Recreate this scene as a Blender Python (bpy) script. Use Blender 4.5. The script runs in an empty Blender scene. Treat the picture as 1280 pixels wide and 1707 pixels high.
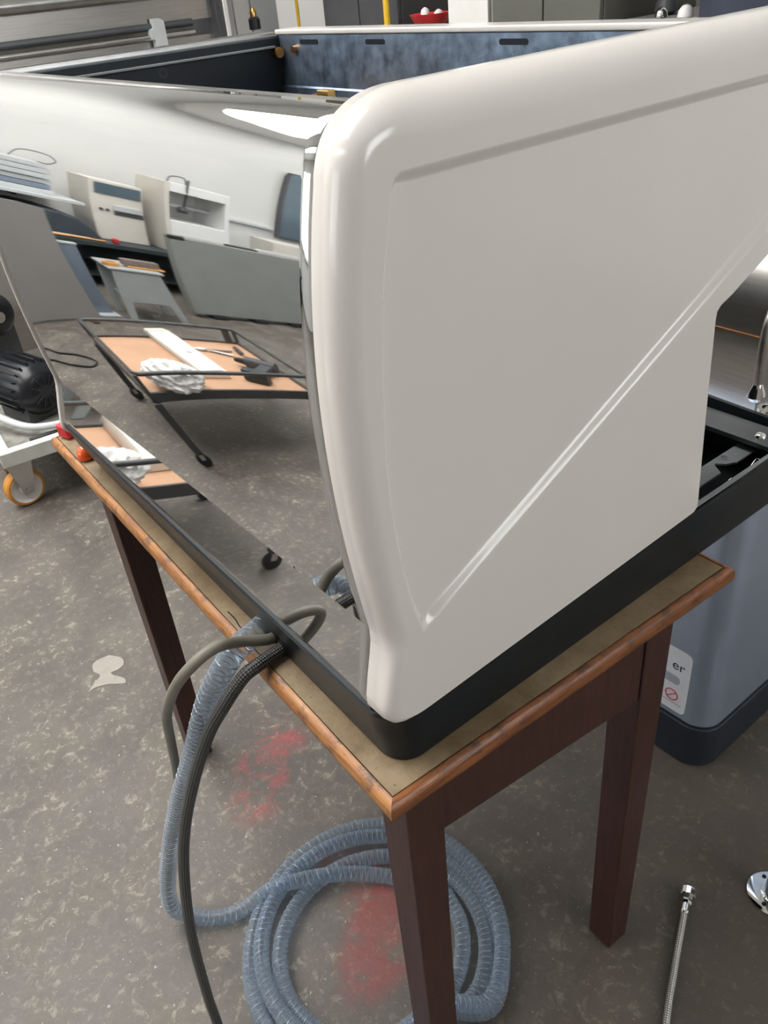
import bpy, bmesh, math, random
from mathutils import Vector, Matrix, noise

random.seed(7)
S = bpy.context.scene
COL = S.collection
TZ = 0.74            # height of the table top above the floor

# ------------------------------------------------------------------ camera
cam_d = bpy.data.cameras.new('camera')
cam = bpy.data.objects.new('camera', cam_d)
COL.objects.link(cam)
S.camera = cam
cam_d.sensor_fit = 'VERTICAL'
cam_d.sensor_height = 36.0
cam_d.sensor_width = 27.0
cam_d.lens = 1360.67 * 36.0 / 1707.0
cam_d.clip_start = 0.02
_r = ((0.7778656, -0.6224452, -0.0865271), (-0.4043132, -0.3902811, -0.8271708), (0.4810986, 0.6784118, -0.5552491))
_x, _y, _z = Vector(_r[0]), -Vector(_r[1]), -Vector(_r[2])
cam.matrix_world = Matrix(((_x.x, _y.x, _z.x, -0.225397), (_x.y, _y.y, _z.y, -0.352522), (_x.z, _y.z, _z.z, 0.570168 + TZ), (0, 0, 0, 1)))

# ------------------------------------------------------------------ world, exposure, daylight
S.view_settings.view_transform = 'Standard'
S.view_settings.look = 'None'
S.view_settings.gamma = 1.0
S.view_settings.use_curve_mapping = False
S.view_settings.exposure = 0.66
S.cycles.max_bounces = 7
S.cycles.diffuse_bounces = 3
S.cycles.glossy_bounces = 4
S.cycles.transparent_max_bounces = 10
S.cycles.caustics_reflective = False
S.cycles.caustics_refractive = False
W = bpy.data.worlds.new('overcast_sky')
S.world = W
W.use_nodes = True
_bg = W.node_tree.nodes['Background']
_bg.inputs[0].default_value = (0.80, 0.88, 1.0, 1)
_bg.inputs[1].default_value = 1.0
ROOFLIGHT = 5.6      # brightness of the translucent roof sheets
WINDOW = 2.2         # brightness of the frosted windows in the left wall
FRONT_FILL = 5.0   # and of the unseen one added in the front wall as fill light

# ------------------------------------------------------------------ materials
MATS = {}
def nodes_of(name):
    m = bpy.data.materials.new(name); m.use_nodes = True
    nt = m.node_tree
    return m, nt, nt.nodes['Principled BSDF']
def setin(b, **k):
    for n, v in k.items():
        b.inputs[n.replace('_', ' ')].default_value = v
def mat(name, col, rough=0.5, metal=0.0, var=0.12, scale=30.0, bump=0.0, bscale=None, coat=0.0, spec=0.5, emit=None, stretch=(1, 1, 1), rvar=0.0, trans=0.0, ior=1.45):
    """a plain procedural material: colour with noise variation, optional bump"""
    m, nt, b = nodes_of(name)
    N, L = nt.nodes, nt.links
    tc = N.new('ShaderNodeTexCoord'); mp = N.new('ShaderNodeMapping'); mp.inputs['Scale'].default_value = stretch
    L.new(tc.outputs['Object'], mp.inputs['Vector'])
    nz = N.new('ShaderNodeTexNoise'); nz.inputs['Scale'].default_value = scale; nz.inputs['Detail'].default_value = 5
    L.new(mp.outputs[0], nz.inputs['Vector'])
    cr = N.new('ShaderNodeValToRGB')
    lo = [max(0, c * (1 - var)) for c in col]; hi = [min(1, c * (1 + var)) for c in col]
    cr.color_ramp.elements[0].position = 0.3; cr.color_ramp.elements[1].position = 0.7
    cr.color_ramp.elements[0].color = (*lo, 1); cr.color_ramp.elements[1].color = (*hi, 1)
    L.new(nz.outputs['Fac'], cr.inputs[0]); L.new(cr.outputs[0], b.inputs['Base Color'])
    b.inputs['Roughness'].default_value = rough; b.inputs['Metallic'].default_value = metal
    b.inputs['Specular IOR Level'].default_value = spec
    b.inputs['Coat Weight'].default_value = coat; b.inputs['Coat Roughness'].default_value = 0.04
    b.inputs['Transmission Weight'].default_value = trans; b.inputs['IOR'].default_value = ior
    if rvar:
        mr = N.new('ShaderNodeMapRange'); mr.inputs['To Min'].default_value = max(0, rough - rvar); mr.inputs['To Max'].default_value = rough + rvar
        L.new(nz.outputs['Fac'], mr.inputs['Value']); L.new(mr.outputs[0], b.inputs['Roughness'])
    if bump:
        n2 = N.new('ShaderNodeTexNoise'); n2.inputs['Scale'].default_value = bscale or scale * 3; n2.inputs['Detail'].default_value = 4
        L.new(mp.outputs[0], n2.inputs['Vector'])
        bp = N.new('ShaderNodeBump'); bp.inputs['Strength'].default_value = bump; bp.inputs['Distance'].default_value = 0.002
        L.new(n2.outputs['Fac'], bp.inputs['Height']); L.new(bp.outputs[0], b.inputs['Normal'])
    if emit:
        b.inputs['Emission Color'].default_value = (*emit[:3], 1); b.inputs['Emission Strength'].default_value = emit[3]
    MATS[name] = m
    return m

def mix_noise(nt, vec, scale, p0, p1, detail=6, rough=0.6, dist=0.0):
    n = nt.nodes.new('ShaderNodeTexNoise'); n.inputs['Scale'].default_value = scale; n.inputs['Detail'].default_value = detail
    n.inputs['Roughness'].default_value = rough; n.inputs['Distortion'].default_value = dist
    nt.links.new(vec, n.inputs['Vector'])
    r = nt.nodes.new('ShaderNodeMapRange'); r.inputs['From Min'].default_value = p0; r.inputs['From Max'].default_value = p1
    nt.links.new(n.outputs['Fac'], r.inputs['Value'])
    return r.outputs[0]
def mixc(nt, fac, a, b):
    m = nt.nodes.new('ShaderNodeMix'); m.data_type = 'RGBA'
    if isinstance(fac, (int, float)): m.inputs[0].default_value = fac
    else: nt.links.new(fac, m.inputs[0])
    for s, v in ((6, a), (7, b)):
        if isinstance(v, tuple): m.inputs[s].default_value = (*v, 1)
        else: nt.links.new(v, m.inputs[s])
    return m.outputs[2]
def mathn(nt, op, a, b=None):
    m = nt.nodes.new('ShaderNodeMath'); m.operation = op; m.use_clamp = op in ('MULTIPLY', 'SUBTRACT', 'ADD')
    for s, v in ((0, a), (1, b)):
        if v is None: continue
        if isinstance(v, (int, float)): m.inputs[s].default_value = v
        else: nt.links.new(v, m.inputs[s])
    return m.outputs[0]
def blob(nt, pos, c, r, stretch=(1, 1)):
    """mask: 1 at c falling to 0 at r (object metres)"""
    mp = nt.nodes.new('ShaderNodeMapping'); mp.vector_type = 'TEXTURE'
    mp.inputs['Location'].default_value = (c[0], c[1], 0); mp.inputs['Rotation'].default_value = (0, 0, c[2] if len(c) > 2 else 0)
    mp.inputs['Scale'].default_value = (r * stretch[0], r * stretch[1], 10)
    nt.links.new(pos, mp.inputs['Vector'])
    l = nt.nodes.new('ShaderNodeVectorMath'); l.operation = 'LENGTH'; nt.links.new(mp.outputs[0], l.inputs[0])
    return mathn(nt, 'SUBTRACT', 1.0, l.outputs['Value'])

def floor_material():
    m, nt, b = nodes_of('worn_concrete')
    tc = nt.nodes.new('ShaderNodeTexCoord'); P = tc.outputs['Object']
    big = mix_noise(nt, P, 2.2, 0.36, 0.66)
    mid = mix_noise(nt, P, 9.0, 0.46, 0.62, 9, 0.68, 0.6)
    flake = mix_noise(nt, P, 46.0, 0.53, 0.61, 8, 0.75, 0.5)
    speck = mix_noise(nt, P, 110.0, 0.66, 0.70, 3)
    grit = mix_noise(nt, P, 55.0, 0.3, 0.7, 8, 0.75)
    c = mixc(nt, big, (0.102, 0.087, 0.074), (0.160, 0.142, 0.125))
    c = mixc(nt, mathn(nt, 'MULTIPLY', mid, 0.45), c, (0.235, 0.21, 0.165))
    fm = mathn(nt, 'MULTIPLY', flake, mathn(nt, 'ADD', mathn(nt, 'MULTIPLY', mid, 0.75), 0.22))
    c = mixc(nt, fm, c, (0.40, 0.365, 0.29))
    c = mixc(nt, mathn(nt, 'MULTIPLY', grit, 0.35), c, (0.085, 0.075, 0.066))
    c = mixc(nt, mathn(nt, 'MULTIPLY', speck, 0.5), c, (0.62, 0.60, 0.55))
    # spilt red paint, worn away in patches
    wear = mix_noise(nt, P, 15.0, 0.44, 0.60, 8, 0.7, 0.6)
    wear2 = mix_noise(nt, P, 15.0, 0.34, 0.50, 8, 0.7, 0.6)
    r1 = mathn(nt, 'MULTIPLY', mathn(nt, 'MULTIPLY', blob(nt, P, (0.175, 0.70, -0.9), 0.13, (0.6, 1.2)), 2.2), wear)
    r2 = mathn(nt, 'MULTIPLY', mathn(nt, 'MULTIPLY', blob(nt, P, (0.15, 0.29, 0.5), 0.10, (1.5, 0.75)), 3.0), wear2)
    r3 = mathn(nt, 'MULTIPLY', mathn(nt, 'MULTIPLY', blob(nt, P, (0.17, 0.40, 0.3), 0.10, (0.8, 1.1)), 2.0), wear)
    c = mixc(nt, mathn(nt, 'MULTIPLY', r1, 0.75), c, (0.42, 0.07, 0.075))
    c = mixc(nt, mathn(nt, 'MULTIPLY', r2, 0.6), c, (0.30, 0.05, 0.05))
    c = mixc(nt, mathn(nt, 'MULTIPLY', r3, 0.60), c, (0.32, 0.07, 0.06))
    # shade on the floor at the right, painted in as a darker brown
    right_shade = mathn(nt, 'MULTIPLY', blob(nt, P, (0.70, -0.08, 0.4), 0.95, (1, 0.8)), mathn(nt, 'ADD', mathn(nt, 'MULTIPLY', mid, -0.4), 1.0))
    c = mixc(nt, mathn(nt, 'MULTIPLY', right_shade, 0.85), c, (0.066, 0.050, 0.034))
    nt.links.new(c, b.inputs['Base Color'])
    rr = nt.nodes.new('ShaderNodeMapRange'); rr.inputs['To Min'].default_value = 0.42; rr.inputs['To Max'].default_value = 0.68
    nt.links.new(mid, rr.inputs['Value']); nt.links.new(rr.outputs[0], b.inputs['Roughness'])
    bp = nt.nodes.new('ShaderNodeBump'); bp.inputs['Strength'].default_value = 0.35; bp.inputs['Distance'].default_value = 0.002
    nt.links.new(grit, bp.inputs['Height']); nt.links.new(bp.outputs[0], b.inputs['Normal'])
    return m
MATS['floor'] = floor_material()

def table_top_material():
    m, nt, b = nodes_of('worn_table_laminate')
    P = nt.nodes.new('ShaderNodeTexCoord').outputs['Object']
    a = mix_noise(nt, P, 6.0, 0.35, 0.68)
    d = mix_noise(nt, P, 17.0, 0.45, 0.68, 9, 0.72)
    s = mix_noise(nt, P, 150.0, 0.70, 0.74, 2)
    c = mixc(nt, a, (0.235, 0.165, 0.092), (0.35, 0.265, 0.165))
    c = mixc(nt, mathn(nt, 'MULTIPLY', d, 0.8), c, (0.125, 0.085, 0.042))
    c = mixc(nt, mathn(nt, 'MULTIPLY', s, 0.7), c, (0.05, 0.035, 0.02))
    nt.links.new(c, b.inputs['Base Color']); setin(b, Roughness=0.42)
    bp = nt.nodes.new('ShaderNodeBump'); bp.inputs['Strength'].default_value = 0.15; bp.inputs['Distance'].default_value = 0.001
    nt.links.new(d, bp.inputs['Height']); nt.links.new(bp.outputs[0], b.inputs['Normal'])
    return m
MATS['table_top'] = table_top_material()

def wood_material(name, light, dark, worn, stretch, rough=0.35, wear=0.8):
    m, nt, b = nodes_of(name)
    tc = nt.nodes.new('ShaderNodeTexCoord')
    mp = nt.nodes.new('ShaderNodeMapping'); mp.inputs['Scale'].default_value = stretch
    nt.links.new(tc.outputs['Object'], mp.inputs['Vector'])
    g = mix_noise(nt, mp.outputs[0], 14.0, 0.35, 0.65, 8, 0.6, 0.4)
    w = mix_noise(nt, tc.outputs['Object'], 38.0, 0.51, 0.64, 8, 0.7)
    c = mixc(nt, g, light, dark)
    c = mixc(nt, mathn(nt, 'MULTIPLY', w, wear), c, worn)
    nt.links.new(c, b.inputs['Base Color']); setin(b, Roughness=rough)
    bp = nt.nodes.new('ShaderNodeBump'); bp.inputs['Strength'].default_value = 0.25; bp.inputs['Distance'].default_value = 0.0015
    nt.links.new(g, bp.inputs['Height']); nt.links.new(bp.outputs[0], b.inputs['Normal'])
    return m
MATS['edge_wood_x'] = wood_material('varnished_edge_along_x', (0.30, 0.105, 0.030), (0.13, 0.042, 0.014), (0.03, 0.014, 0.008), (1.2, 14, 14))  # same wood, darker: weaker light on the near edge put into its colour
MATS['edge_wood_y'] = wood_material('varnished_edge_along_y', (0.48, 0.215, 0.062), (0.26, 0.095, 0.028), (0.06, 0.026, 0.013), (14, 1.2, 14))  # lighter copy: stronger light on the left edge put into its colour
MATS['leg_wood'] = wood_material('dark_stained_leg', (0.060, 0.020, 0.013), (0.036, 0.012, 0.009), (0.08, 0.03, 0.02), (10, 10, 1), 0.42, 0.25)

mat('white_gloss', (0.695, 0.66, 0.615), 0.20, 0, 0.012, 6, coat=0.3)
mat('white_matte', (0.78, 0.76, 0.72), 0.45, 0, 0.03, 12)
mat('mirror_steel', (0.70, 0.71, 0.71), 0.025, 1.0, 0.015, 4)
mat('steel', (0.58, 0.575, 0.56), 0.24, 1.0, 0.08, 20, rvar=0.06)
mat('brushed_steel', (0.46, 0.44, 0.41), 0.34, 1.0, 0.08, 12, stretch=(1, 1, 20), rvar=0.05)
mat('galvanised', (0.27, 0.345, 0.45), 0.36, 0.85, 0.30, 55, bump=0.15, rvar=0.12)
mat('chrome', (0.86, 0.86, 0.85), 0.07, 1.0, 0.02, 10)
mat('black_satin', (0.010, 0.013, 0.015), 0.34, 0, 0.15, 30, spec=0.25)
mat('black_inner', (0.010, 0.014, 0.020), 0.5, 0, 0.2, 20, spec=0.3)
mat('grey_paint', (0.22, 0.235, 0.24), 0.45, 0, 0.08, 20)
mat('dark_grey_metal', (0.11, 0.12, 0.125), 0.4, 0.6, 0.1, 20)
mat('grey_rubber', (0.20, 0.185, 0.150), 0.5, 0, 0.12, 40)
mat('black_rubber', (0.018, 0.018, 0.02), 0.45, 0, 0.2, 60)
mat('cabinet_grey', (0.52, 0.61, 0.77), 0.34, 0.8, 0.05, 10)
mat('plinth_navy', (0.018, 0.022, 0.032), 0.5, 0, 0.1, 20)
mat('label_white', (0.80, 0.82, 0.86), 0.5, 0, 0.03, 30)
mat('ink_navy', (0.02, 0.025, 0.06), 0.6, 0, 0.05, 30)
mat('ink_red', (0.60, 0.04, 0.07), 0.6, 0, 0.05, 30)
mat('ink_grey', (0.40, 0.43, 0.48), 0.6, 0, 0.05, 30)
mat('trolley_paint', (0.60, 0.60, 0.55), 0.5, 0, 0.10, 15)
mat('trolley_deck', (0.26, 0.25, 0.22), 0.6, 0, 0.35, 25)
mat('tyre_orange', (0.62, 0.27, 0.05), 0.45, 0, 0.1, 20)
mat('wheel_white', (0.78, 0.75, 0.72), 0.4, 0, 0.05, 20)
mat('motor_black', (0.012, 0.013, 0.016), 0.28, 0, 0.2, 20)
mat('red_plastic', (0.62, 0.03, 0.035), 0.35, 0, 0.08, 20)
mat('orange_lens', (0.85, 0.10, 0.012), 0.12, 0, 0.06, 20, coat=0.5)
mat('wall_white', (0.70, 0.69, 0.66), 0.85, 0, 0.03, 3, bump=0.05, bscale=60)
mat('wall_brown', (0.36, 0.33, 0.30), 0.85, 0, 0.06, 3, bump=0.05, bscale=60)
mat('ceiling_white', (0.84, 0.83, 0.80), 0.9, 0, 0.03, 3)
mat('rooflight', (0.9, 0.93, 0.96), 0.6, 0, 0.02, 4, emit=(1.0, 0.99, 0.98, ROOFLIGHT))
mat('window_frosted', (0.9, 0.93, 0.96), 0.5, 0, 0.02, 4, emit=(0.92, 0.97, 1.0, WINDOW))
mat('window_frosted_front', (0.9, 0.93, 0.96), 0.5, 0, 0.02, 4, emit=(0.95, 0.98, 1.0, FRONT_FILL))
mat('brown_board', (0.56, 0.33, 0.20), 0.55, 0, 0.07, 8)
mat('cart_frame', (0.075, 0.078, 0.08), 0.42, 0.3, 0.1, 20)
mat('foam_white', (0.80, 0.77, 0.70), 0.6, 0, 0.03, 20)
mat('rag_white', (0.84, 0.82, 0.78), 0.9, 0, 0.05, 30, bump=0.3, bscale=120)
mat('chest_grey', (0.27, 0.28, 0.265), 0.5, 0.0, 0.06, 5)
mat('bench_dark', (0.035, 0.045, 0.05), 0.5, 0, 0.15, 8)
mat('panel_grey', (0.30, 0.285, 0.28), 0.5, 0.2, 0.05, 4)
mat('blue_grey', (0.22, 0.27, 0.34), 0.45, 0.2, 0.08, 6)
mat('cream_box', (0.70, 0.66, 0.59), 0.55, 0, 0.03, 10)
mat('printer_white', (0.84, 0.84, 0.82), 0.45, 0, 0.02, 10)
mat('smoked_window', (0.10, 0.14, 0.17), 0.2, 0, 0.1, 8)
mat('dark_cover', (0.045, 0.06, 0.07), 0.7, 0, 0.15, 12)
mat('plastic_grey', (0.36, 0.38, 0.38), 0.5, 0, 0.06, 10)
mat('bristle_brown', (0.22, 0.17, 0.15), 0.8, 0, 0.2, 80)
mat('orange_wood', (0.66, 0.32, 0.10), 0.5, 0, 0.12, 20)
mat('yellow_plastic', (0.72, 0.45, 0.03), 0.45, 0, 0.08, 20)
mat('brass', (0.70, 0.42, 0.14), 0.3, 1.0, 0.1, 20)
mat('olive_grey', (0.12, 0.118, 0.10), 0.55, 0, 0.08, 6)
mat('navy_cloth', (0.035, 0.042, 0.065), 0.7, 0, 0.2, 8)
mat('charcoal', (0.065, 0.065, 0.07), 0.5, 0, 0.15, 8)
mat('pale_grey', (0.55, 0.57, 0.57), 0.5, 0, 0.05, 8)
mat('patch_white', (0.36, 0.335, 0.29), 0.7, 0, 0.08, 40)
mat('green_tool', (0.03, 0.10, 0.07), 0.5, 0, 0.15, 20)
mat('hose_wire', (0.42, 0.44, 0.46), 0.35, 0.5, 0.1, 20)
mat('copper', (0.72, 0.36, 0.16), 0.3, 1.0, 0.08, 20)

def clear_hose_material():
    m, nt, b = nodes_of('clear_blue_pvc')
    N, L = nt.nodes, nt.links
    setin(b, Roughness=0.07, Base_Color=(0.37, 0.44, 0.52, 1))
    b.inputs['Coat Weight'].default_value = 0.6
    tr = N.new('ShaderNodeBsdfTransparent'); tr.inputs[0].default_value = (0.80, 0.86, 0.93, 1)
    fr = N.new('ShaderNodeLayerWeight'); fr.inputs['Blend'].default_value = 0.42
    mr = N.new('ShaderNodeMapRange'); mr.inputs['To Min'].default_value = 0.10; mr.inputs['To Max'].default_value = 0.72
    L.new(fr.outputs['Facing'], mr.inputs['Value'])
    mx = N.new('ShaderNodeMixShader'); L.new(mr.outputs[0], mx.inputs[0]); L.new(tr.outputs[0], mx.inputs[1]); L.new(b.outputs[0], mx.inputs[2])
    L.new(mx.outputs[0], N['Material Output'].inputs['Surface'])
    return m
MATS['clear_hose'] = clear_hose_material()

def braid_material(name, dark, light, nu, nv, metal, rough):
    m, nt, b = nodes_of(name)
    N, L = nt.nodes, nt.links
    uv = N.new('ShaderNodeUVMap')
    sep = N.new('ShaderNodeSeparateXYZ'); L.new(uv.outputs[0], sep.inputs[0])
    def wave(sign):
        a = mathn_free(nt, 'MULTIPLY', sep.outputs[0], nu * 2 * math.pi)
        c = mathn_free(nt, 'MULTIPLY', sep.outputs[1], sign * nv)
        return mathn_free(nt, 'SINE', mathn_free(nt, 'ADD', a, c))
    pr = mathn_free(nt, 'MULTIPLY', wave(1), wave(-1))
    mr = N.new('ShaderNodeMapRange'); mr.inputs['From Min'].default_value = -0.3; mr.inputs['From Max'].default_value = 0.6
    L.new(pr, mr.inputs['Value'])
    L.new(mixc(nt, mr.outputs[0], dark, light), b.inputs['Base Color'])
    setin(b, Roughness=rough, Metallic=metal)
    bp = N.new('ShaderNodeBump'); bp.inputs['Strength'].default_value = 0.6; bp.inputs['Distance'].default_value = 0.001
    L.new(mr.outputs[0], bp.inputs['Height']); L.new(bp.outputs[0], b.inputs['Normal'])
    return m
def mathn_free(nt, op, a, b=None):
    m = nt.nodes.new('ShaderNodeMath'); m.operation = op
    for s, v in ((0, a), (1, b)):
        if v is None: continue
        if isinstance(v, (int, float)): m.inputs[s].default_value = v
        else: nt.links.new(v, m.inputs[s])
    return m.outputs[0]
MATS['black_braid'] = braid_material('black_braided_sleeve', (0.006, 0.006, 0.008), (0.13, 0.13, 0.12), 7, 1200, 0.1, 0.4)
MATS['steel_braid'] = braid_material('steel_braided_sleeve', (0.25, 0.23, 0.20), (0.85, 0.83, 0.78), 5, 900, 0.9, 0.3)

# ------------------------------------------------------------------ mesh helpers
class MB:
    def __init__(s): s.v = []; s.f = []; s.uv = {}
    def add(s, vs, fs):
        o = len(s.v); s.v += [tuple(p) for p in vs]; s.f += [tuple(i + o for i in f) for f in fs]; return s
    def box(s, x0, x1, y0, y1, z0, z1):
        return s.add([(x, y, z) for z in (z0, z1) for y in (y0, y1) for x in (x0, x1)],
                     [(0, 2, 3, 1), (4, 5, 7, 6), (0, 1, 5, 4), (2, 6, 7, 3), (0, 4, 6, 2), (1, 3, 7, 5)])
    def prism(s, poly, z0, z1, axis='z'):
        n = len(poly)
        def P(a, b, h): return {'z': (a, b, h), 'y': (a, h, b), 'x': (h, a, b)}[axis]
        s.add([P(a, b, z0) for a, b in poly] + [P(a, b, z1) for a, b in poly],
              [tuple(range(n - 1, -1, -1)), tuple(range(n, 2 * n))] + [(i, (i + 1) % n, n + (i + 1) % n, n + i) for i in range(n)])
        return s
    def cyl(s, a, b, r0, r1=None, n=20, caps=True):
        return s.tube([a, b], [r0, r0 if r1 is None else r1], n, caps)
    def tube(s, path, r, n=12, caps=True, uv=False):
        path = [Vector(p) for p in path]; m = len(path)
        rs = r if isinstance(r, (list, tuple)) else [r] * m
        T = []
        for i in range(m):
            d = path[min(i + 1, m - 1)] - path[max(i - 1, 0)]
            T.append(d.normalized() if d.length > 1e-9 else Vector((0, 0, 1)))
        u = T[0].orthogonal().normalized()
        o = len(s.v); ln = 0
        lens = []
        for i in range(m):
            if i:
                q = T[i - 1].rotation_difference(T[i]); u = q @ u
                ln += (path[i] - path[i - 1]).length
            u = (u - T[i] * u.dot(T[i])).normalized(); w = T[i].cross(u); lens.append(ln)
            for k in range(n):
                a = 2 * math.pi * k / n
                s.v.append(tuple(path[i] + (u * math.cos(a) + w * math.sin(a)) * rs[i]))
        for i in range(m - 1):
            for k in range(n):
                k2 = (k + 1) % n
                if uv: s.uv[len(s.f)] = [(k / n, lens[i]), ((k + 1) / n, lens[i]), ((k + 1) / n, lens[i + 1]), (k / n, lens[i + 1])]
                s.f.append((o + i * n + k, o + i * n + k2, o + (i + 1) * n + k2, o + (i + 1) * n + k))
        if caps:
            s.f.append(tuple(o + k for k in range(n - 1, -1, -1))); s.f.append(tuple(o + (m - 1) * n + k for k in range(n)))
        return s
    def lathe(s, prof, c=(0, 0, 0), axis='z', n=28, caps=True):
        """prof: (radius, height) list, revolved about an axis through c"""
        o = len(s.v)
        for r, h in prof:
            for k in range(n):
                a = 2 * math.pi * k / n; p, q = r * math.cos(a), r * math.sin(a)
                d = {'z': (p, q, h), 'y': (q, h, p), 'x': (h, p, q)}[axis]
                s.v.append((c[0] + d[0], c[1] + d[1], c[2] + d[2]))
        for i in range(len(prof) - 1):
            for k in range(n):
                k2 = (k + 1) % n
                s.f.append((o + i * n + k, o + i * n + k2, o + (i + 1) * n + k2, o + (i + 1) * n + k))
        if caps:
            s.f.append(tuple(o + k for k in range(n - 1, -1, -1))); s.f.append(tuple(o + (len(prof) - 1) * n + k for k in range(n)))
        else:      # a closed ring: join the last row to the first
            j = (len(prof) - 1) * n
            for k in range(n): s.f.append((o + j + k, o + j + (k + 1) % n, o + (k + 1) % n, o + k))
        return s
    def build(s, name, m, parent=None, smooth=35, bevel=0, seg=2, loc=None):
        me = bpy.data.meshes.new(name); me.from_pydata(s.v, [], s.f); me.update()
        if s.uv:
            ul = me.uv_layers.new(name='UVMap')
            for fi, uvs in s.uv.items():
                for li, c in zip(me.polygons[fi].loop_indices, uvs): ul.data[li].uv = c
        bm = bmesh.new(); bm.from_mesh(me); bmesh.ops.recalc_face_normals(bm, faces=bm.faces[:]); bm.to_mesh(me); bm.free()
        o = bpy.data.objects.new(name, me); COL.objects.link(o)
        me.materials.append(MATS[m] if isinstance(m, str) else m)
        if smooth:
            for p in me.polygons: p.use_smooth = True
            me.set_sharp_from_angle(angle=math.radians(smooth))
        if bevel:
            b = o.modifiers.new('bevel', 'BEVEL'); b.width = bevel; b.segments = seg; b.limit_method = 'ANGLE'; b.angle_limit = math.radians(40); b.harden_normals = False
            for p in me.polygons: p.use_smooth = True
            me.set_sharp_from_angle(angle=math.radians(180))
            w = o.modifiers.new('weighted', 'WEIGHTED_NORMAL'); w.keep_sharp = True
        if parent: o.parent = parent
        if loc: o.location = loc
        return o
def tag(o, label=None, cat=None, group=None, kind=None):
    if label: o['label'] = label
    if cat: o['category'] = cat
    if group: o['group'] = group
    if kind: o['kind'] = kind
    return o
def thing(name, label, cat, loc=(0, 0, 0), rz=0, group=None):
    e = bpy.data.objects.new(name, None); COL.objects.link(e); e.empty_display_size = 0.05
    e.location = loc; e.rotation_euler = (0, 0, rz)
    return tag(e, label, cat, group)
def box(name, m, parent, x0, x1, y0, y1, z0, z1, bevel=0.0, seg=2):
    return MB().box(x0, x1, y0, y1, z0, z1).build(name, m, parent, bevel=bevel, seg=seg)
def rrect(x0, x1, y0, y1, r, n=6):
    pts = []
    for cx, cy, a0 in ((x1 - r, y1 - r, 0), (x0 + r, y1 - r, 90), (x0 + r, y0 + r, 180), (x1 - r, y0 + r, 270)):
        for k in range(n + 1):
            a = math.radians(a0 + 90 * k / n); pts.append((cx + r * math.cos(a), cy + r * math.sin(a)))
    return pts
def spline(pts, per=10):
    """Catmull-Rom through the points"""
    P = [Vector(p) for p in pts]; P = [2 * P[0] - P[1]] + P + [2 * P[-1] - P[-2]]; out = []
    for i in range(1, len(P) - 2):
        for k in range(per):
            t = k / per; a, b, c, d = P[i - 1:i + 3]
            out.append(0.5 * ((2 * b) + (c - a) * t + (2 * a - 5 * b + 4 * c - d) * t * t + (3 * b - a - 3 * c + d) * t ** 3))
    out.append(P[-2]); return out

# ------------------------------------------------------------------ the room
X0, X1, Y0, Y1, H = -5.0, 3.0, -3.2, 5.0, 3.5
fl = MB().box(X0, X1, Y0, Y1, -0.1, 0).build('floor', 'floor', smooth=0); tag(fl, kind='structure')
for nm, a in (('wall_back', (X0, X1, Y1, Y1 + .12, 0, H)), ('wall_front', (X0, X1, Y0 - .12, Y0, 0, H)),
              ('wall_left', (X0 - .12, X0, Y0, Y1, 0, H)), ('wall_right', (X1, X1 + .12, Y0, Y1, 0, H))):
    tag(MB().box(*a).build(nm, 'wall_brown' if nm == 'wall_front' else 'wall_white', smooth=0), kind='structure')
ce = MB().box(X0, X1, Y0, Y1, H, H + .12).build('ceiling', 'ceiling_white', smooth=0); tag(ce, kind='structure')
def rooflight(i, x0, x1, y0, y1):
    fr = MB()
    for a in ((x0 - .06, x1 + .06, y0 - .06, y0), (x0 - .06, x1 + .06, y1, y1 + .06), (x0 - .06, x0, y0, y1), (x1, x1 + .06, y0, y1)):
        fr.box(*a, H - .06, H - .001)
    o = tag(fr.build('window_%d' % i, 'white_matte'), kind='structure')
    n = 4
    for k in range(n):
        a = y0 + (y1 - y0) * k / n; b = y0 + (y1 - y0) * (k + 1) / n
        MB().box(x0 + .005, x1 - .005, a + .02, b - .02, H - .03, H - .005).build('pane', 'rooflight', o)
rooflight(1, -3.3, -2.7, 0.0, 4.4)
rooflight(2, -1.5, 0.4, 0.4, 4.2)
def wall_window(i, y0, y1, z0, z1):
    fr = MB()
    for a in ((y0 - .05, y1 + .05, z0 - .05, z0), (y0 - .05, y1 + .05, z1, z1 + .05), (y0 - .05, y0, z0, z1), (y1, y1 + .05, z0, z1)):
        fr.box(X0 + .001, X0 + .06, *a)
    o = tag(fr.build('window_%d' % i, 'white_matte'), kind='structure')
    n = 3
    for k in range(n):
        a = y0 + (y1 - y0) * k / n; b = y0 + (y1 - y0) * (k + 1) / n
        MB().box(X0 + .005, X0 + .025, a + .015, b - .015, z0 + .005, z1 - .005).build('pane', 'window_frosted', o)
def front_fill_window(i, x0, x1, z0, z1):  # added glowing panes, out of view, to brighten the near side panel
    fr = MB()
    for a in ((x0 - .05, x1 + .05, z0 - .05, z0), (x0 - .05, x1 + .05, z1, z1 + .05), (x0 - .05, x0, z0, z1), (x1, x1 + .05, z0, z1)):
        fr.box(a[0], a[1], Y0 + .001, Y0 + .06, a[2], a[3])
    o = tag(fr.build('window_%d' % i, 'white_matte'), kind='structure')
    n = 4
    for k in range(n):
        a = x0 + (x1 - x0) * k / n; b = x0 + (x1 - x0) * (k + 1) / n
        MB().box(a + .015, b - .015, Y0 + .005, Y0 + .025, z0 + .005, z1 - .005).build('pane', 'window_frosted_front', o)
front_fill_window(5, 0.2, 2.2, 1.5, 2.7)
wall_window(3, 0.6, 2.4, 1.0, 2.6)
wall_window(4, 2.7, 4.5, 1.0, 2.6)
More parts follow.
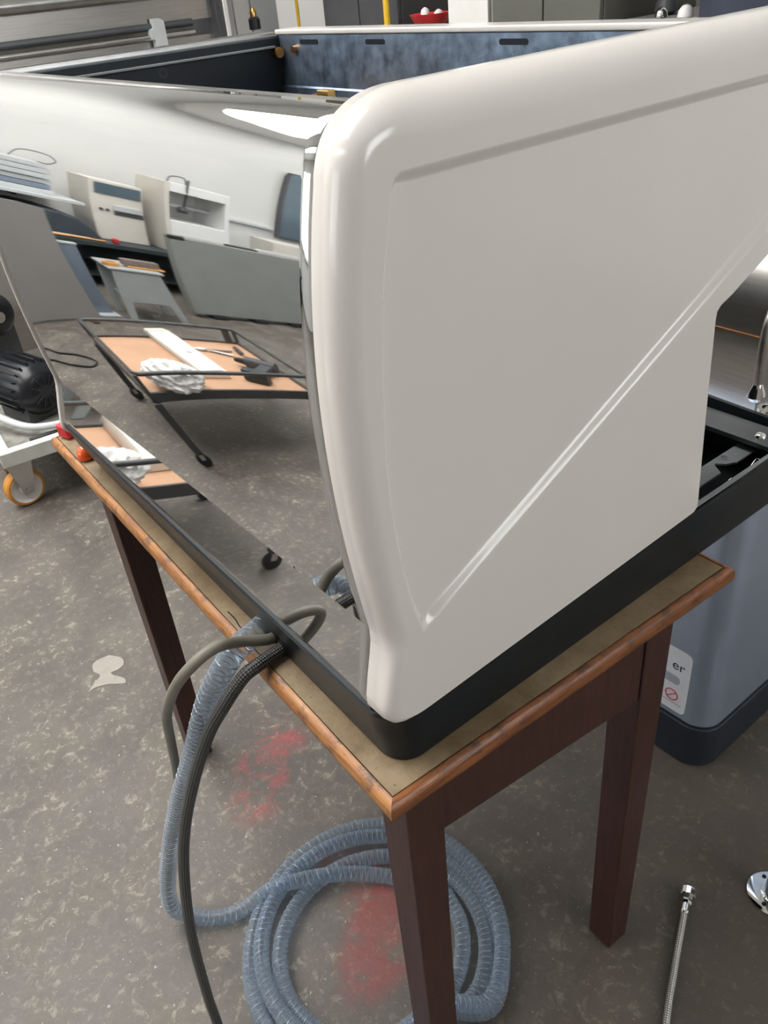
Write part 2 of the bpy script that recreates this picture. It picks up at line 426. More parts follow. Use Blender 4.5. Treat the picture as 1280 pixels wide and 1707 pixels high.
# dried filler spilt on the floor
pp = [(0.0, 0.055), (0.02, 0.052), (0.043, 0.042), (0.05, 0.02), (0.036, 0.0), (0.018, -0.012), (0.03, -0.022), (0.058, -0.030), (0.066, -0.048), (0.04, -0.052), (0.012, -0.055), (-0.02, -0.068), (-0.034, -0.084), (-0.024, -0.05), (-0.012, -0.022), (-0.034, -0.008), (-0.042, 0.018), (-0.03, 0.036), (-0.012, 0.048)]
pt = spline(pp + [pp[0]], 4)
# the spill as it lies on the floor, turned to the room's axes
ca, sa = math.cos(-0.66), math.sin(-0.66)
MB().prism([(0.038 + (p.x * ca - p.y * sa) * .75, 1.205 + (p.x * sa + p.y * ca) * .95) for p in (Vector((a.x, a.y)) for a in [Vector((q[0], q[1], 0)) for q in pt[:-1]])], 0.0002, 0.0012).build('filler_spill', 'patch_white', fl, smooth=0)

# ------------------------------------------------------------------ the table
L_, W_ = 0.8916, 0.4683
tb = thing('wooden_table', 'worn wooden table with orange varnished edge and dark brown legs under the machine', 'table', (0, 0, 0), -0.0341)
MB().box(.0098, W_ - .0098, .0098, L_ - .0098, TZ - .020, TZ).build('table_top', 'table_top', tb, smooth=0)
ew = .0085
def moulding(a, b, n_in, m):
    """rounded edge strip from a to b (outer corners), n_in = inward normal; mitred ends"""
    a, b, n_in = Vector(a), Vector(b), Vector(n_in); d = (b - a).normalized()
    prof = [(ew, -.0195), (.0035, -.0195), (.0010, -.0175), (0, -.0135), (0, -.0085), (.0010, -.0042), (.0030, -.0013), (.0058, .0002), (ew, .0004)]
    mb = MB(); vs = []
    N = 24
    for k in range(N + 1):
        for u, z in prof:
            p0 = a + d * u + n_in * u; p1 = b - d * u + n_in * u
            p = p0.lerp(p1, k / N)
            wob = 0.0007 * noise.noise(Vector((p.x * 30, p.y * 30, u * 80))) if 0 < k < N else 0
            vs.append((p.x - n_in.x * wob, p.y - n_in.y * wob, TZ + z + wob))
    n = len(prof); fs = []
    for k in range(N):
        for i in range(n - 1): fs.append((k * n + i, k * n + i + 1, (k + 1) * n + i + 1, (k + 1) * n + i))
        fs.append((k * n + n - 1, k * n, (k + 1) * n, (k + 1) * n + n - 1))
    fs.append(tuple(range(n))); fs.append(tuple(N * n + i for i in range(n)))
    mb.add(vs, fs).build('edge_moulding', m, tb, smooth=60)
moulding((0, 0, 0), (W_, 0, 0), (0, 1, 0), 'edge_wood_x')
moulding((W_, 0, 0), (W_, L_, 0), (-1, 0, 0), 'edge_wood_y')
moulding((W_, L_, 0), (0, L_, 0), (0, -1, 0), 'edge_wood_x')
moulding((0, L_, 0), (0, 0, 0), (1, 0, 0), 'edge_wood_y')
IX, IY, LT = .0496, .0560, .047
IYR = .040
for (x, y) in ((IX, IY), (W_ - IX - LT + .012, IYR), (IX - .012, L_ - .030 - LT), (W_ - IX - LT, L_ - IY - LT)):
    MB().add([(x + a * LT, y + b * LT, TZ - .021) for a, b in ((0, 0), (1, 0), (1, 1), (0, 1))] +
             [(x + a * LT + (.5 - a) * .006, y + b * LT + (.5 - b) * .006, .001) for a, b in ((0, 0), (1, 0), (1, 1), (0, 1))],
             [(0, 1, 2, 3), (7, 6, 5, 4), (0, 4, 5, 1), (1, 5, 6, 2), (2, 6, 7, 3), (3, 7, 4, 0)]).build('leg', 'leg_wood', tb, bevel=.002)
AP = .158
MB().prism([(IX + LT, IY + .003), (W_ - IX - LT + .012, IYR + .003), (W_ - IX - LT + .012, IYR + .023), (IX + LT, IY + .023)], TZ - .021 - AP, TZ - .021).build('apron', 'leg_wood', tb, bevel=.001)
box('apron', 'leg_wood', tb, IX + LT, W_ - IX - LT, L_ - IY - .023, L_ - IY - .003, TZ - .021 - AP, TZ - .021, .001)
box('apron', 'leg_wood', tb, IX + .012, IX + .030, IY + LT, L_ - IY - LT, TZ - .021 - .075, TZ - .021, .001)
box('apron', 'leg_wood', tb, W_ - IX - .030, W_ - IX - .012, IY + LT, L_ - IY - LT, TZ - .021 - .075, TZ - .021, .001)

# ------------------------------------------------------------------ the espresso machine
em = thing('espresso_machine', 'large white espresso machine shell with mirror polished back standing on the table', 'coffee machine', (0, 0, TZ))
YA, YB = .020, .768            # outer faces of the two side panels
# mirror profile x(z)
def mirror_x(z):
    c = MIRC
    return ((c[0] * z + c[1]) * z + c[2]) * z + c[3]
def polyfit3(pts):
    import numpy as np
    a = np.array(pts); return list(np.polyfit(a[:, 0], a[:, 1], 3))
MIRC = polyfit3([(.482, .041), (.441, .032), (.407, .027), (.353, .0226), (.281, .0223), (.204, .0297), (.1485, .0365)])
ZK = .138
XK = mirror_x(ZK)
lower = [(.0258, .0590)] + [(.0258 + (XK - .0258) * k / 8, .0590 + (ZK - .0590) * k / 8) for k in range(1, 9)]
curve = [(mirror_x(ZK + (.482 - ZK) * k / 36), ZK + (.482 - ZK) * k / 36) for k in range(1, 37)]
top = [(.0448, .4895), (.0497, .4965), (.0560, .5020), (.0635, .5050), (.0725, .5062), (.0800, .5064)]
def mirror_panel():
    prof = lower + curve + top
    ys = [YA + .030 + (YB - YA - .042) * k / 40 for k in range(41)]
    vs, fs = [], []
    n = len(prof)
    for y in ys:
        for x, z in prof:
            w = 0.00006 * math.sin(y * 19 + z * 9) + 0.00005 * math.sin(y * 8.3 - z * 21 + 1.2)
            if z > .485: w += .00025 * math.sin(y * 7.0 + .6) * (z - .485) / .02
            zz = z + (y - .06) * .030 * max(0, (ZK - z) / (ZK - .0590))
            vs.append((x, y, z + w) if z > .485 else (x + w, y, zz))
    for j in range(len(ys) - 1):
        for i in range(n - 1): fs.append((j * n + i, j * n + i + 1, (j + 1) * n + i + 1, (j + 1) * n + i))
    o = MB().add(vs, fs).build('back_panel', 'mirror_steel', em, smooth=0)
    for p in o.data.polygons: p.use_smooth = True
    kz = len(lower) - 1
    for e in o.data.edges:     # crease along the fold
        a, b = e.vertices
        if a % n == kz and b % n == kz: e.use_edge_sharp = True
    s = o.modifiers.new('thickness', 'SOLIDIFY'); s.thickness = .0012; s.offset = -1
    tag(o, 'mirror polished stainless back panel')
    return o
mp_ = mirror_panel()
# make sure the polished side faces the room (-x)
if sum(p.normal.x for p in mp_.data.polygons) > 0:
    mp_.data.flip_normals()

# side panels ---------------------------------------------------------------
def side_outline():
    rear = []          # upward along the rear edge
    rear += [(.0300, .0585), (.0243, .0660), (.0243, .0760), (.0285, .0980), (.0330, .1180), (.0352, .1300)]
    z = .142
    while z < .470: rear.append((mirror_x(z) - .0022, z)); z += .010
    c = []             # big rounded upper corner
    p0, p1, p2 = Vector((mirror_x(.470) - .0022, .470)), Vector((.0420, .5130)), Vector((.0900, .5150))
    for k in range(0, 13):
        t = k / 12; q = p0 * (1 - t) ** 2 + p1 * 2 * t * (1 - t) + p2 * t * t; c.append((q.x, q.y))
    topl = [(.0900 + .0200 * k, .5150 + .0001 * k) for k in range(1, 25)]          # to x .57
    nose = []
    for k in range(0, 10):
        a = math.radians(90 - 140 * k / 9); nose.append((.590 + .040 * math.cos(a), .478 + .040 * math.sin(a)))
    low = [(.598, .405), (.545, .362), (.4896, .3235), (.4400, .3010), (.4240, .2955), (.4198, .2915), (.4194, .2840), (.4240, .2200), (.4300, .1500), (.4360, .0850), (.4355, .0780), (.4300, .0735)]
    bot = [(.4300 - .385 * k / 14, .0735 - .0175 * (k / 14)) for k in range(1, 15)]
    bot += [(.0380, .0556)]
    return rear + c + topl + nose + low + bot
def arc_round(t):  # 0..1 -> (inset, rise) on a quarter circle
    a = t * math.pi / 2
    return 1 - math.cos(a), math.sin(a)
def resample(poly, step):
    P = [Vector(p) for p in poly]; P.append(P[0]); out = []
    for a, b in zip(P, P[1:]):
        n = max(1, int((b - a).length / step))
        for k in range(n): out.append(a.lerp(b, k / n))
    return out
def side_panel(y_out, sgn, label, drop=0.0, dep=.0315, rk=1.0):
    """y_out: outer face; sgn=+1 means the inside lies towards +y"""
    so = side_outline()
    so = [(x, z if z < .47 else .47 + (z - .47) * (1 - drop) - max(0, x - .45) * drop * 1.2) for x, z in so]
    ol = resample(so, .006)
    n = len(ol)
    def rad(p):
        x, z = p
        if z < .076: return .0040 + .010 * max(0, (.05 - x) / .03) if x < .05 else .0015
        if x > .40 and z < .42: return .0030
        if x < .12 and z < .134: return .0085
        return .0150 + .011 * min(1, max(0, (x - .045) / .05)) * (z > .44)
    R = [rad(p) * rk for p in ol]
    for _ in range(2): R = [min(R[i], (R[i - 1] + R[i] * 2 + R[(i + 1) % n]) / 4 + .0006) if 0 else (R[i - 1] + R[i] * 2 + R[(i + 1) % n]) / 4 for i in range(n)]
    Nn = []
    area = sum(ol[i].x * ol[(i + 1) % n].y - ol[(i + 1) % n].x * ol[i].y for i in range(n))
    for i in range(n):
        d = (ol[(i + 1) % n] - ol[i - 1]).normalized()
        q = Vector((-d.y, d.x)) if area > 0 else Vector((d.y, -d.x))
        Nn.append(q)
    for _ in range(3):
        Nn = [(Nn[i - 1] + Nn[i] * 2 + Nn[(i + 1) % n]).normalized() for i in range(n)]
    bm = bmesh.new(); rings = []
    def ring(fn):
        r = []
        for i in range(n):
            q, dy = fn(i); r.append(bm.verts.new((q.x, y_out + sgn * dy, q.y)))
        rings.append(r)
    ring(lambda i: (ol[i] + Nn[i] * .004, dep + .0005))          # return lip on the inside
    ring(lambda i: (ol[i], dep))
    SEG = 10
    for k in range(SEG + 1):
        def fn(i, k=k):
            ins, rise = arc_round(k / SEG)
            return ol[i] + Nn[i] * (R[i] * ins), R[i] * (1 - rise)
        ring(fn)
    for a, b in zip(rings, rings[1:]):
        for i in range(n):
            j = (i + 1) % n
            try: bm.faces.new((a[i], a[j], b[j], b[i]))
            except ValueError: pass
    # recessed field
    left = spline([(.0625, .1460, 0), (.0535, .180, 0), (.0475, .225, 0), (.0448, .2645, 0), (.0452, .320, 0), (.0525, .401, 0), (.0645, .462, 0)], 6)
    rec = [Vector((p.x, p.y)) for p in left]
    rec += [Vector(p) for p in ((.0665, .4690), (.0690, .4732), (.0740, .4755))]
    rec += [Vector((.0740 + (.560 - .0740) * k / 30, .4755)) for k in range(1, 31)]
    rec += [Vector(p) for p in ((.572, .470), (.577, .460), (.577, .404), (.571, .394))]
    p0, p1 = Vector((.571, .394)), Vector((.0645, .1400))
    rec += [p0.lerp(p1, k / 36) for k in range(1, 37)]
    m = len(rec)
    ar = sum(rec[i].x * rec[(i + 1) % m].y - rec[(i + 1) % m].x * rec[i].y for i in range(m))
    def offs(w):
        out = []
        for i in range(m):
            d1 = (rec[i] - rec[i - 1]); d2 = (rec[(i + 1) % m] - rec[i])
            d = (d1.normalized() + d2.normalized()).normalized() if d1.length > 1e-7 and d2.length > 1e-7 else (d1 + d2).normalized()
            q = Vector((-d.y, d.x)) if ar > 0 else Vector((d.y, -d.x))
            out.append(rec[i] + q * w(i))
        return out
    def wid(i):
        x, z = rec[i]
        if z > .472: return .0085
        if i > m - 37: return .0088
        return .0055
    wi = [wid(i) for i in range(m)]
    for _ in range(3): wi = [(wi[i - 1] + wi[i] * 2 + wi[(i + 1) % m]) / 4 for i in range(m)]
    DEP = .0058
    rr = []
    for t, dz in ((0, 0), (.12, .06), (.3, .25), (.5, .5), (.7, .75), (.88, .94), (1.0, 1.0)):
        pts = offs(lambda i: wi[i] * t)
        rr.append([bm.verts.new((q.x, y_out + sgn * DEP * dz, q.y)) for q in pts])
    for a, b in zip(rr, rr[1:]):
        for i in range(m):
            j = (i + 1) % m; bm.faces.new((a[i], a[j], b[j], b[i]))
    # flat faces
    ed = []
    for lp in (rings[-1], rr[0]):
        for i in range(len(lp)):
            e = bm.edges.get((lp[i], lp[(i + 1) % len(lp)]))
            ed.append(e)
    fill = bmesh.ops.triangle_fill(bm, edges=ed, use_beauty=True, use_dissolve=False)
    flat = [g for g in fill['geom'] if isinstance(g, bmesh.types.BMFace)]
    ed2 = [bm.edges.get((rr[-1][i], rr[-1][(i + 1) % m])) for i in range(m)]
    fill = bmesh.ops.triangle_fill(bm, edges=ed2, use_beauty=True, use_dissolve=False)
    flat += [g for g in fill['geom'] if isinstance(g, bmesh.types.BMFace)]
    flat = [f for f in flat if f.is_valid]
    bmesh.ops.recalc_face_normals(bm, faces=bm.faces[:])
    # outward check
    bm.normal_update()
    big = max(bm.faces, key=lambda f: f.calc_area())
    if big.normal.y * sgn > 0: bmesh.ops.reverse_faces(bm, faces=bm.faces[:])
    for f in bm.faces: f.smooth = True
    for f in flat: f.smooth = False
    me = bpy.data.meshes.new('side_panel'); bm.to_mesh(me); bm.free()
    o = bpy.data.objects.new('side_panel', me); COL.objects.link(o); o.parent = em
    me.materials.append(MATS['white_gloss'])
    tag(o, label)
    return o
side_panel(YA, 1, 'glossy white side panel with recessed triangular field')
side_panel(YB, -1, 'glossy white far side panel', .16, .0130, .55)

# base tub ------------------------------------------------------------------
def tub():
    def loop(ins, z, r):
        return [(x + (.024 * (y / .75) * max(0, 1 - z / .05) if x < .2 else 0), y, z + (max(0, y - .06) * .030 + (x - .04) * .030 - .0085) * min(1, z / .06)) for x, y in rrect(.024 + ins * 1.0, .660 - ins, YA + .0015 + ins * .45, YB - .0015 - ins * .45, r, 8)]
    rows = [loop(.0062, .0016, .026), (loop(.0050, .004, .029)), loop(.0035, .040, .032), loop(.0015, .060, .034), loop(0, .0655, .034), loop(.0015, .0675, .033), loop(.0070, .0675, .030), loop(.0085, .064, .028), loop(.012, .012, .026)]
    mb = MB(); n = len(rows[0]); vs = [p for r in rows for p in r]; fs = []
    for j in range(len(rows) - 1):
        for i in range(n): fs.append((j * n + i, j * n + (i + 1) % n, (j + 1) * n + (i + 1) % n, (j + 1) * n + i))
    fs.append(tuple(range(n))); fs.append(tuple((len(rows) - 1) * n + i for i in range(n)))
    o = mb.add(vs, fs).build('base_tub', 'black_satin', em, smooth=50)
    tag(o, 'black base tub with rounded corners')
tub()
box('rim_strip', 'grey_paint', em, .440, .652, YA + .0035, YA + .0085, .0735, .0752)
box('front_beam', 'dark_grey_metal', em, .600, .643, YA + .012, YB - .012, .0660, .0725, .0008)
br = MB().prism([(.430, .0576), (.5396, .0576), (.5490, .0715), (.5530, .0735), (.5600, .0640), (.5690, .0600), (.5710, .0576), (.630, .0576), (.630, .0800), (.430, .0800)], .0545, .0570).build('bracket', 'grey_paint', em, smooth=0)
tag(br, 'grey folded bracket inside the base')
nut = MB().lathe([(.0026, 0), (.0047, 0), (.0047, .0022), (.0026, .0022)], (.5690, .0725, .0570), n=6, caps=False).build('rivet_nut', 'chrome', em, smooth=20)
sc = MB().lathe([(.0070, 0), (.0068, .0015), (.0050, .0038), (.0022, .0050), (.0001, .0053)], (.6160, .0575, .0725)).build('screw', 'chrome', em)
for a, b in (((.505, .034, .060), (.520, .030, .070)), ((.565, .038, .061), (.572, .030, .071))):
    MB().tube(spline([a, ((a[0] + b[0]) / 2 + .006, (a[1] + b[1]) / 2 + .003, (a[2] + b[2]) / 2 + .002), b], 6), .0005, 6).build('wire_end', 'steel', em)

# open top -------------------------------------------------------------------
# rear ledge, inner walls, front ledge
box('rear_ledge', 'steel', em, .0795, .0900, YA + .040, YB - .040, .5040, .5066, .0005)
box('inner_wall', 'black_inner', em, .0900, .0915, YA + .042, YB - .042, .2200, .5040)
iw = box('inner_wall', 'black_inner', em, .0915, .4450, YB - .0480, YB - .0460, .2200, .5010); tag(iw, 'black painted inner wall at the far side')
box('top_flange', 'dark_grey_metal', em, .0800, .4550, YB - .0460, YB - .0260, .5010, .5040, .0004)
box('flange_lip', 'steel', em, .0800, .4700, YB - .0265, YB - .0250, .5020, .5075)
box('rail', 'grey_paint', em, .1150, .4330, YB - .0560, YB - .0480, .4905, .4930, .0004)
MB().cyl((.4360, YB - .060, .4850), (.4360, YB - .048, .4850), .0065, n=14).build('screw_boss', 'brass', em)
MB().cyl((.4450, YB - .085, .4880), (.4400, YB - .085, .4880), .0045, n=14).build('screw_boss', 'copper', em)
MB().lathe([(.0055, 0), (.0055, .002), (.004, .002), (.004, 0)], (.2701, YB - .0482, .4817), 'y', 16, False).build('grommet', 'black_rubber', em)
gw = MB().box(.4450, .4465, YA + .042, YB - .048, .4450, .5040).box(.4465, .4480, YA + .042, YB - .048, .2200, .4450).build('galvanised_wall', 'galvanised', em, smooth=0)
tag(gw, 'blue grey galvanised inner wall with slots')
fold = MB().prism([(.4450, .4450), (.4420, .4430), (.4420, .4330), (.4450, .4310)], YA + .042, YB - .048, 'y').build('fold', 'galvanised', em, smooth=0)
for y0, y1 in ((.6290, .6710), (.4940, .5310), (.2720, .3110), (.1210, .1610)):
    MB().prism(rrect(y0, y1, .4935, .4990, .0026, 4), .4447, .4452, 'x').build('slot', 'black_inner', em, smooth=0)
fr_ = box('front_ledge', 'white_gloss', em, .4440, .4760, YA + .040, YB - .040, .5045, .5105, .0015); tag(fr_, 'white top ledge at the front')
box('top_crossbar', 'black_inner', em, .0915, .4450, YA + .044, YB - .048, .2150, .2200)
box('clip', 'brass', em, .1000, .1060, .1200, .1320, .4980, .5075, .0004)
MB().box(.30, .42, .57, .59, .42, .445).build('terminal_block', 'copper', em, bevel=.002)
# front fascia under the ledge, seen only from the side
box('front_fascia', 'brushed_steel', em, .4600, .4760, YA + .045, YB - .045, .3300, .5040, .003)

# ------------------------------------------------------------------ small things on the table
o = MB().box(-.012, .012, -.013, .013, 0, .022).build('red_block', 'red_plastic', bevel=.004, seg=3, loc=(.0560, .8690, TZ + .0016)); o.rotation_euler = (0, 0, .3)
tag(o, 'small red plastic block on the far left corner of the table', 'block')
o = MB().lathe([(.0060, 0), (.0110, .001), (.0125, .006), (.0118, .012), (.0085, .018), (.004, .021), (.0002, .022)], n=24).build('orange_lens', 'orange_lens', loc=(.0470, .7760, TZ + .0008))
tag(o, 'glossy orange-red dome lens on the table beside the machine', 'lamp lens')

# ------------------------------------------------------------------ hoses
def zt(z): return z + TZ
CL = [(.110, .262, zt(.017)), (.060, .256, zt(.0165)), (.025, .249, zt(.0150)), (.000, .240, zt(.0165)), (-.018, .240, zt(.004)), (-.037, .268, zt(-.055)), (-.056, .315, zt(-.165)),
      (-.076, .385, zt(-.310)), (-.095, .455, zt(-.470)), (-.110, .505, zt(-.610)), (-.112, .525, zt(-.690)), (-.098, .522, .020), (-.0700, .4900, .0150), (-.0255, .4656, .0160), (.0250, .4560, .0300), (.0600, .4380, .0410), (.1329, .4030, .0300), (.2000, .3480, .0170)]
cx, cy = .115, .270
coil = []
def wrap(a): return (a + math.pi) % (2 * math.pi) - math.pi
turns = 3.32
a0 = math.atan2(.30 - cy, .2440 - cx)
for k in range(0, int(turns * 64) + 1):
    t = k / 64; a = a0 - t * 2 * math.pi
    base = .133 + .0295 * min(t, 2.6) - (.010 * max(0, t - 2.6))
    base += .006 * math.sin(2 * a + 1.0 + t * 1.7)
    z = .0145 + (.013 * (0.5 + 0.5 * math.sin(a * 1.0 + t * 2.2 + 2)) if t > .6 else 0)
    # squeezed past the table leg
    g = math.exp(-(wrap(a - math.radians(-103)) / .34) ** 2)
    base = base * (1 - g) + min(base, .136) * g
    z += g * .027 * int(t + .29)
    coil.append((cx + base * math.cos(a), cy + base * math.sin(a), z))
path = spline(CL + coil[3:6:2], 10)[:-10] + spline(coil[3::4], 8)
hp = [Vector(p) for p in path]
hose = thing('clear_suction_hose', 'clear blue wire-reinforced suction hose hanging from the machine and coiled on the floor', 'hose', (0, 0, 0))
HR = .0128
MB().tube(hp, HR, 16).build('hose_wall', 'clear_hose', hose, smooth=80)
# wire: a helix inside the wall
def helix(path, r, pitch, spt=9):
    L = [0]
    for a, b in zip(path, path[1:]): L.append(L[-1] + (b - a).length)
    out = []; n = int(L[-1] / pitch * spt); i = 0
    T = [(path[min(k + 1, len(path) - 1)] - path[max(k - 1, 0)]).normalized() for k in range(len(path))]
    U = [T[0].orthogonal().normalized()]
    for k in range(1, len(path)):
        u = T[k - 1].rotation_difference(T[k]) @ U[-1]; U.append((u - T[k] * u.dot(T[k])).normalized())
    for k in range(n):
        s = k / spt * pitch
        while i < len(L) - 2 and L[i + 1] < s: i += 1
        f = (s - L[i]) / max(1e-9, L[i + 1] - L[i])
        p = path[i].lerp(path[i + 1], f); u = U[i].lerp(U[i + 1], f).normalized(); t = T[i].lerp(T[i + 1], f).normalized(); w = t.cross(u)
        a = 2 * math.pi * k / spt
        out.append(p + (u * math.cos(a) + w * math.sin(a)) * r)
    return out
MB().tube(helix(hp, HR - .0003, .0092), .00062, 4).build('spiral_wire', 'hose_wire', hose, smooth=80)

GR = spline([(.090, .236, zt(.0130)), (.050, .232, zt(.0135)), (.028, .229, zt(.0165)), (.000, .2329, zt(.0290)), (-.028, .2260, zt(.0440)), (-.052, .2280, zt(.0370)), (-.068, .2560, zt(-.004)), (-.072, .3080, zt(-.083)), (-.062, .3740, zt(-.190)), (-.0600, .4050, zt(-.270))] + [tuple(Vector((-.2254, -.3525, zt(.5702))).lerp(Vector(p), k)) for p, k in ((CL[7], 1.03), (CL[8], 1.03), (CL[9], 1.03), (CL[10], 1.012))], 10)
o = MB().tube(GR, .0058, 14).build('rubber_hose', 'grey_rubber', smooth=80)
tag(o, 'thin grey rubber hose arching out from under the machine', 'hose')
BK = spline([(.090, .212, zt(.0090)), (.050, .215, zt(.0090)), (.022, .214, zt(.0090)), (.000, .2096, zt(.0110)), (-.016, .2100, zt(.0060)), (-.038, .2180, zt(-.022)), (-.057, .2370, zt(-.068)), (-.077, .2700, zt(-.155)), (-.096, .3010, zt(-.2532)), (-.113, .3160, zt(-.3491)), (-.130, .3215, zt(-.4726)), (-.139, .3302, zt(-.6342)), (-.142, .3240, zt(-.7000)), (-.150, .2950, .0085), (-.180, .2300, .0075), (-.230, .1500, .0075)], 10)
o = MB().tube(BK, .0070, 14, uv=True).build('braided_hose', 'black_braid', smooth=80)
tag(o, 'black braided hose running down beside the clear hose to the floor', 'hose')

# steel braided connector on the floor
sh = thing('steel_connector_hose', 'steel braided connector hose with chrome nut lying on the floor', 'hose', (0, 0, 0))
pa = spline([(.5240, -.0130, .0095), (.4950, -.0270, .0078), (.4600, -.0440, .0070), (.4200, -.0640, .0068), (.3820, -.0830, .0068), (.3400, -.1070, .0068), (.3000, -.1360, .0068)], 8)
MB().tube(pa, .0055, 12, uv=True).build('hose_wall', 'steel_braid', sh, smooth=80)
d = (Vector((.5466, -.0024, 0)) - Vector((.5240, -.0130, 0))).normalized()
p0 = Vector((.5170, -.0163, .0098))
MB().tube([p0, p0 + d * .004, p0 + d * .008, p0 + d * .018], [.0062, .0070, .0066, .0066], 16).build('ferrule', 'chrome', sh)
MB().tube([p0 + d * .017, p0 + d * .019, p0 + d * .030], [.0070, .0078, .0078], 6).build('hex_collar', 'chrome', sh, smooth=20)
MB().tube([p0 + d * .030 + Vector((0, 0, .003)), p0 + d * .032 + Vector((0, 0, .003)), p0 + d * .043 + Vector((0, 0, .004)), p0 + d * .045 + Vector((0, 0, .004))], [.0112, .0125, .0125, .0105], 12).build('nut', 'chrome', sh, smooth=25)

# round foot and post at the right edge
ps = thing('support_post', 'grey metal post on a round chrome floor flange at the right edge', 'post', (.6560, -.0880, 0))
fl_ = MB().lathe([(.040, 0), (.040, .003), (.034, .0055), (.020, .0065), (.019, .010), (.015, .011)], n=36).build('flange', 'chrome', ps)
for a in (60, 180, 300):
    MB().lathe([(.0035, .0058), (.0035, .0066)], (.029 * math.cos(math.radians(a)), .029 * math.sin(math.radians(a)), 0), n=14).build('screw_hole', 'black_inner', fl_)
MB().cyl((0, 0, .004), (0, 0, .690), .0145, n=28).build('tube', 'dark_grey_metal', ps)
MB().lathe([(.0150, .690), (.030, .694), (.030, .700)], n=28).build('top_cap', 'chrome', ps)

# ------------------------------------------------------------------ grey cabinet with the second machine on it
cb = thing('grey_cabinet', 'grey floor cabinet with dark plinth and white label behind the table leg', 'cabinet', (0, 0, 0))
MB().prism(rrect(.776, 1.200, .130, .620, .045, 10), .100, .690).build('body', 'cabinet_grey', cb, bevel=.004)
MB().prism(rrect(.771, 1.205, .125, .625, .050, 10), .001, .099).build('plinth', 'plinth_navy', cb, bevel=.003)
lab = MB().prism(rrect(.1770, .2620, .1150, .2630, .012, 6), .7748, .7757, 'x').build('label_plate', 'label_white', cb, smooth=0)
def text(s, size, m, parent, mw, name):
    cu = bpy.data.curves.new('lettering', 'FONT'); cu.body = s; cu.size = size; cu.extrude = .0001
    t = bpy.data.objects.new('tmp', cu); COL.objects.link(t)
    bpy.context.view_layer.update()
    me = bpy.data.meshes.new_from_object(t.evaluated_get(bpy.context.evaluated_depsgraph_get()))
    bpy.data.objects.remove(t)
    o = bpy.data.objects.new(name, me); COL.objects.link(o); me.materials.clear(); me.materials.append(MATS[m]); o.parent = parent; o.matrix_local = mw
    return o
# text plane faces -x: right = -y, up = +z
def face_minus_x(x, y, z): return Matrix(((0, 0, -1, x), (-1, 0, 0, y), (0, 1, 0, z), (0, 0, 0, 1)))
text('er', .030, 'ink_navy', lab, face_minus_x(.7745, .2145, .2160), 'lettering')
text('er', .006, 'ink_grey', lab, face_minus_x(.7745, .2070, .1290), 'lettering') if 0 else None
ring = []
MB().tube([(.7744, .2075 + .0125 * math.cos(2 * math.pi * k / 28), .1520 + .0125 * math.sin(2 * math.pi * k / 28)) for k in range(29)], .0011, 6, caps=False).build('red_ring', 'ink_red', lab)
MB().tube([(.7744, .2165, .1435), (.7744, .1985, .1605)], .0010, 6).build('red_bar', 'ink_red', lab)
MB().prism(rrect(.1860, .2520, .1330, .1345, .0004, 2), .7745, .7748, 'x').build('printed_line', 'ink_grey', lab, smooth=0)
MB().prism(rrect(.1950, .2450, .1800, .2000, .0080, 4), .7745, .7748, 'x').build('printed_patch', 'ink_grey', lab, smooth=0)

sm = thing('steel_coffee_machine', 'brushed stainless steel coffee machine with steam wand on the grey cabinet', 'coffee machine', (0, 0, 0))
zb = .692
prof = [(.830, zb), (.824, zb + .010), (.822, zb + .100), (.823, zb + .180), (.832, zb + .225), (.862, zb + .262), (.910, zb + .285), (1.16, zb + .290), (1.16, zb)]
MB().prism(prof, .175, .600, 'y').build('body', 'brushed_steel', sm, smooth=40)
MB().prism([(.8205, zb + .1430), (.8205, zb + .1452), (.8225, zb + .1452), (.8225, zb + .1430)], .178, .597, 'y').build('copper_trim', 'copper', sm, smooth=0)  # copper strip standing in for a table edge reflected in the steel
wd = MB().tube(spline([(.8150, .1700, zb + .190), (.8040, .1680, zb + .170), (.8000, .1665, zb + .130), (.8000, .1650, zb + .080)], 8), .0066, 14).build('steam_wand', 'brushed_steel', sm, smooth=80)
MB().lathe([(.0060, .026), (.0120, .012), (.0128, .006), (.0090, 0), (.001, -.002)], (.8000, .1650, zb + .064)).build('wand_tip', 'chrome', wd)
MB().lathe([(.0120, 0), (.0150, .004), (.0150, .012), (.0095, .012), (.0095, .004)], (.8050, .1450, zb + .045), caps=False).build('knob_ring', 'chrome', sm)
MB().cyl((.805, .145, zb + .008), (.805, .145, zb + .047), .011, n=18).build('knob_stem', 'steel', sm)

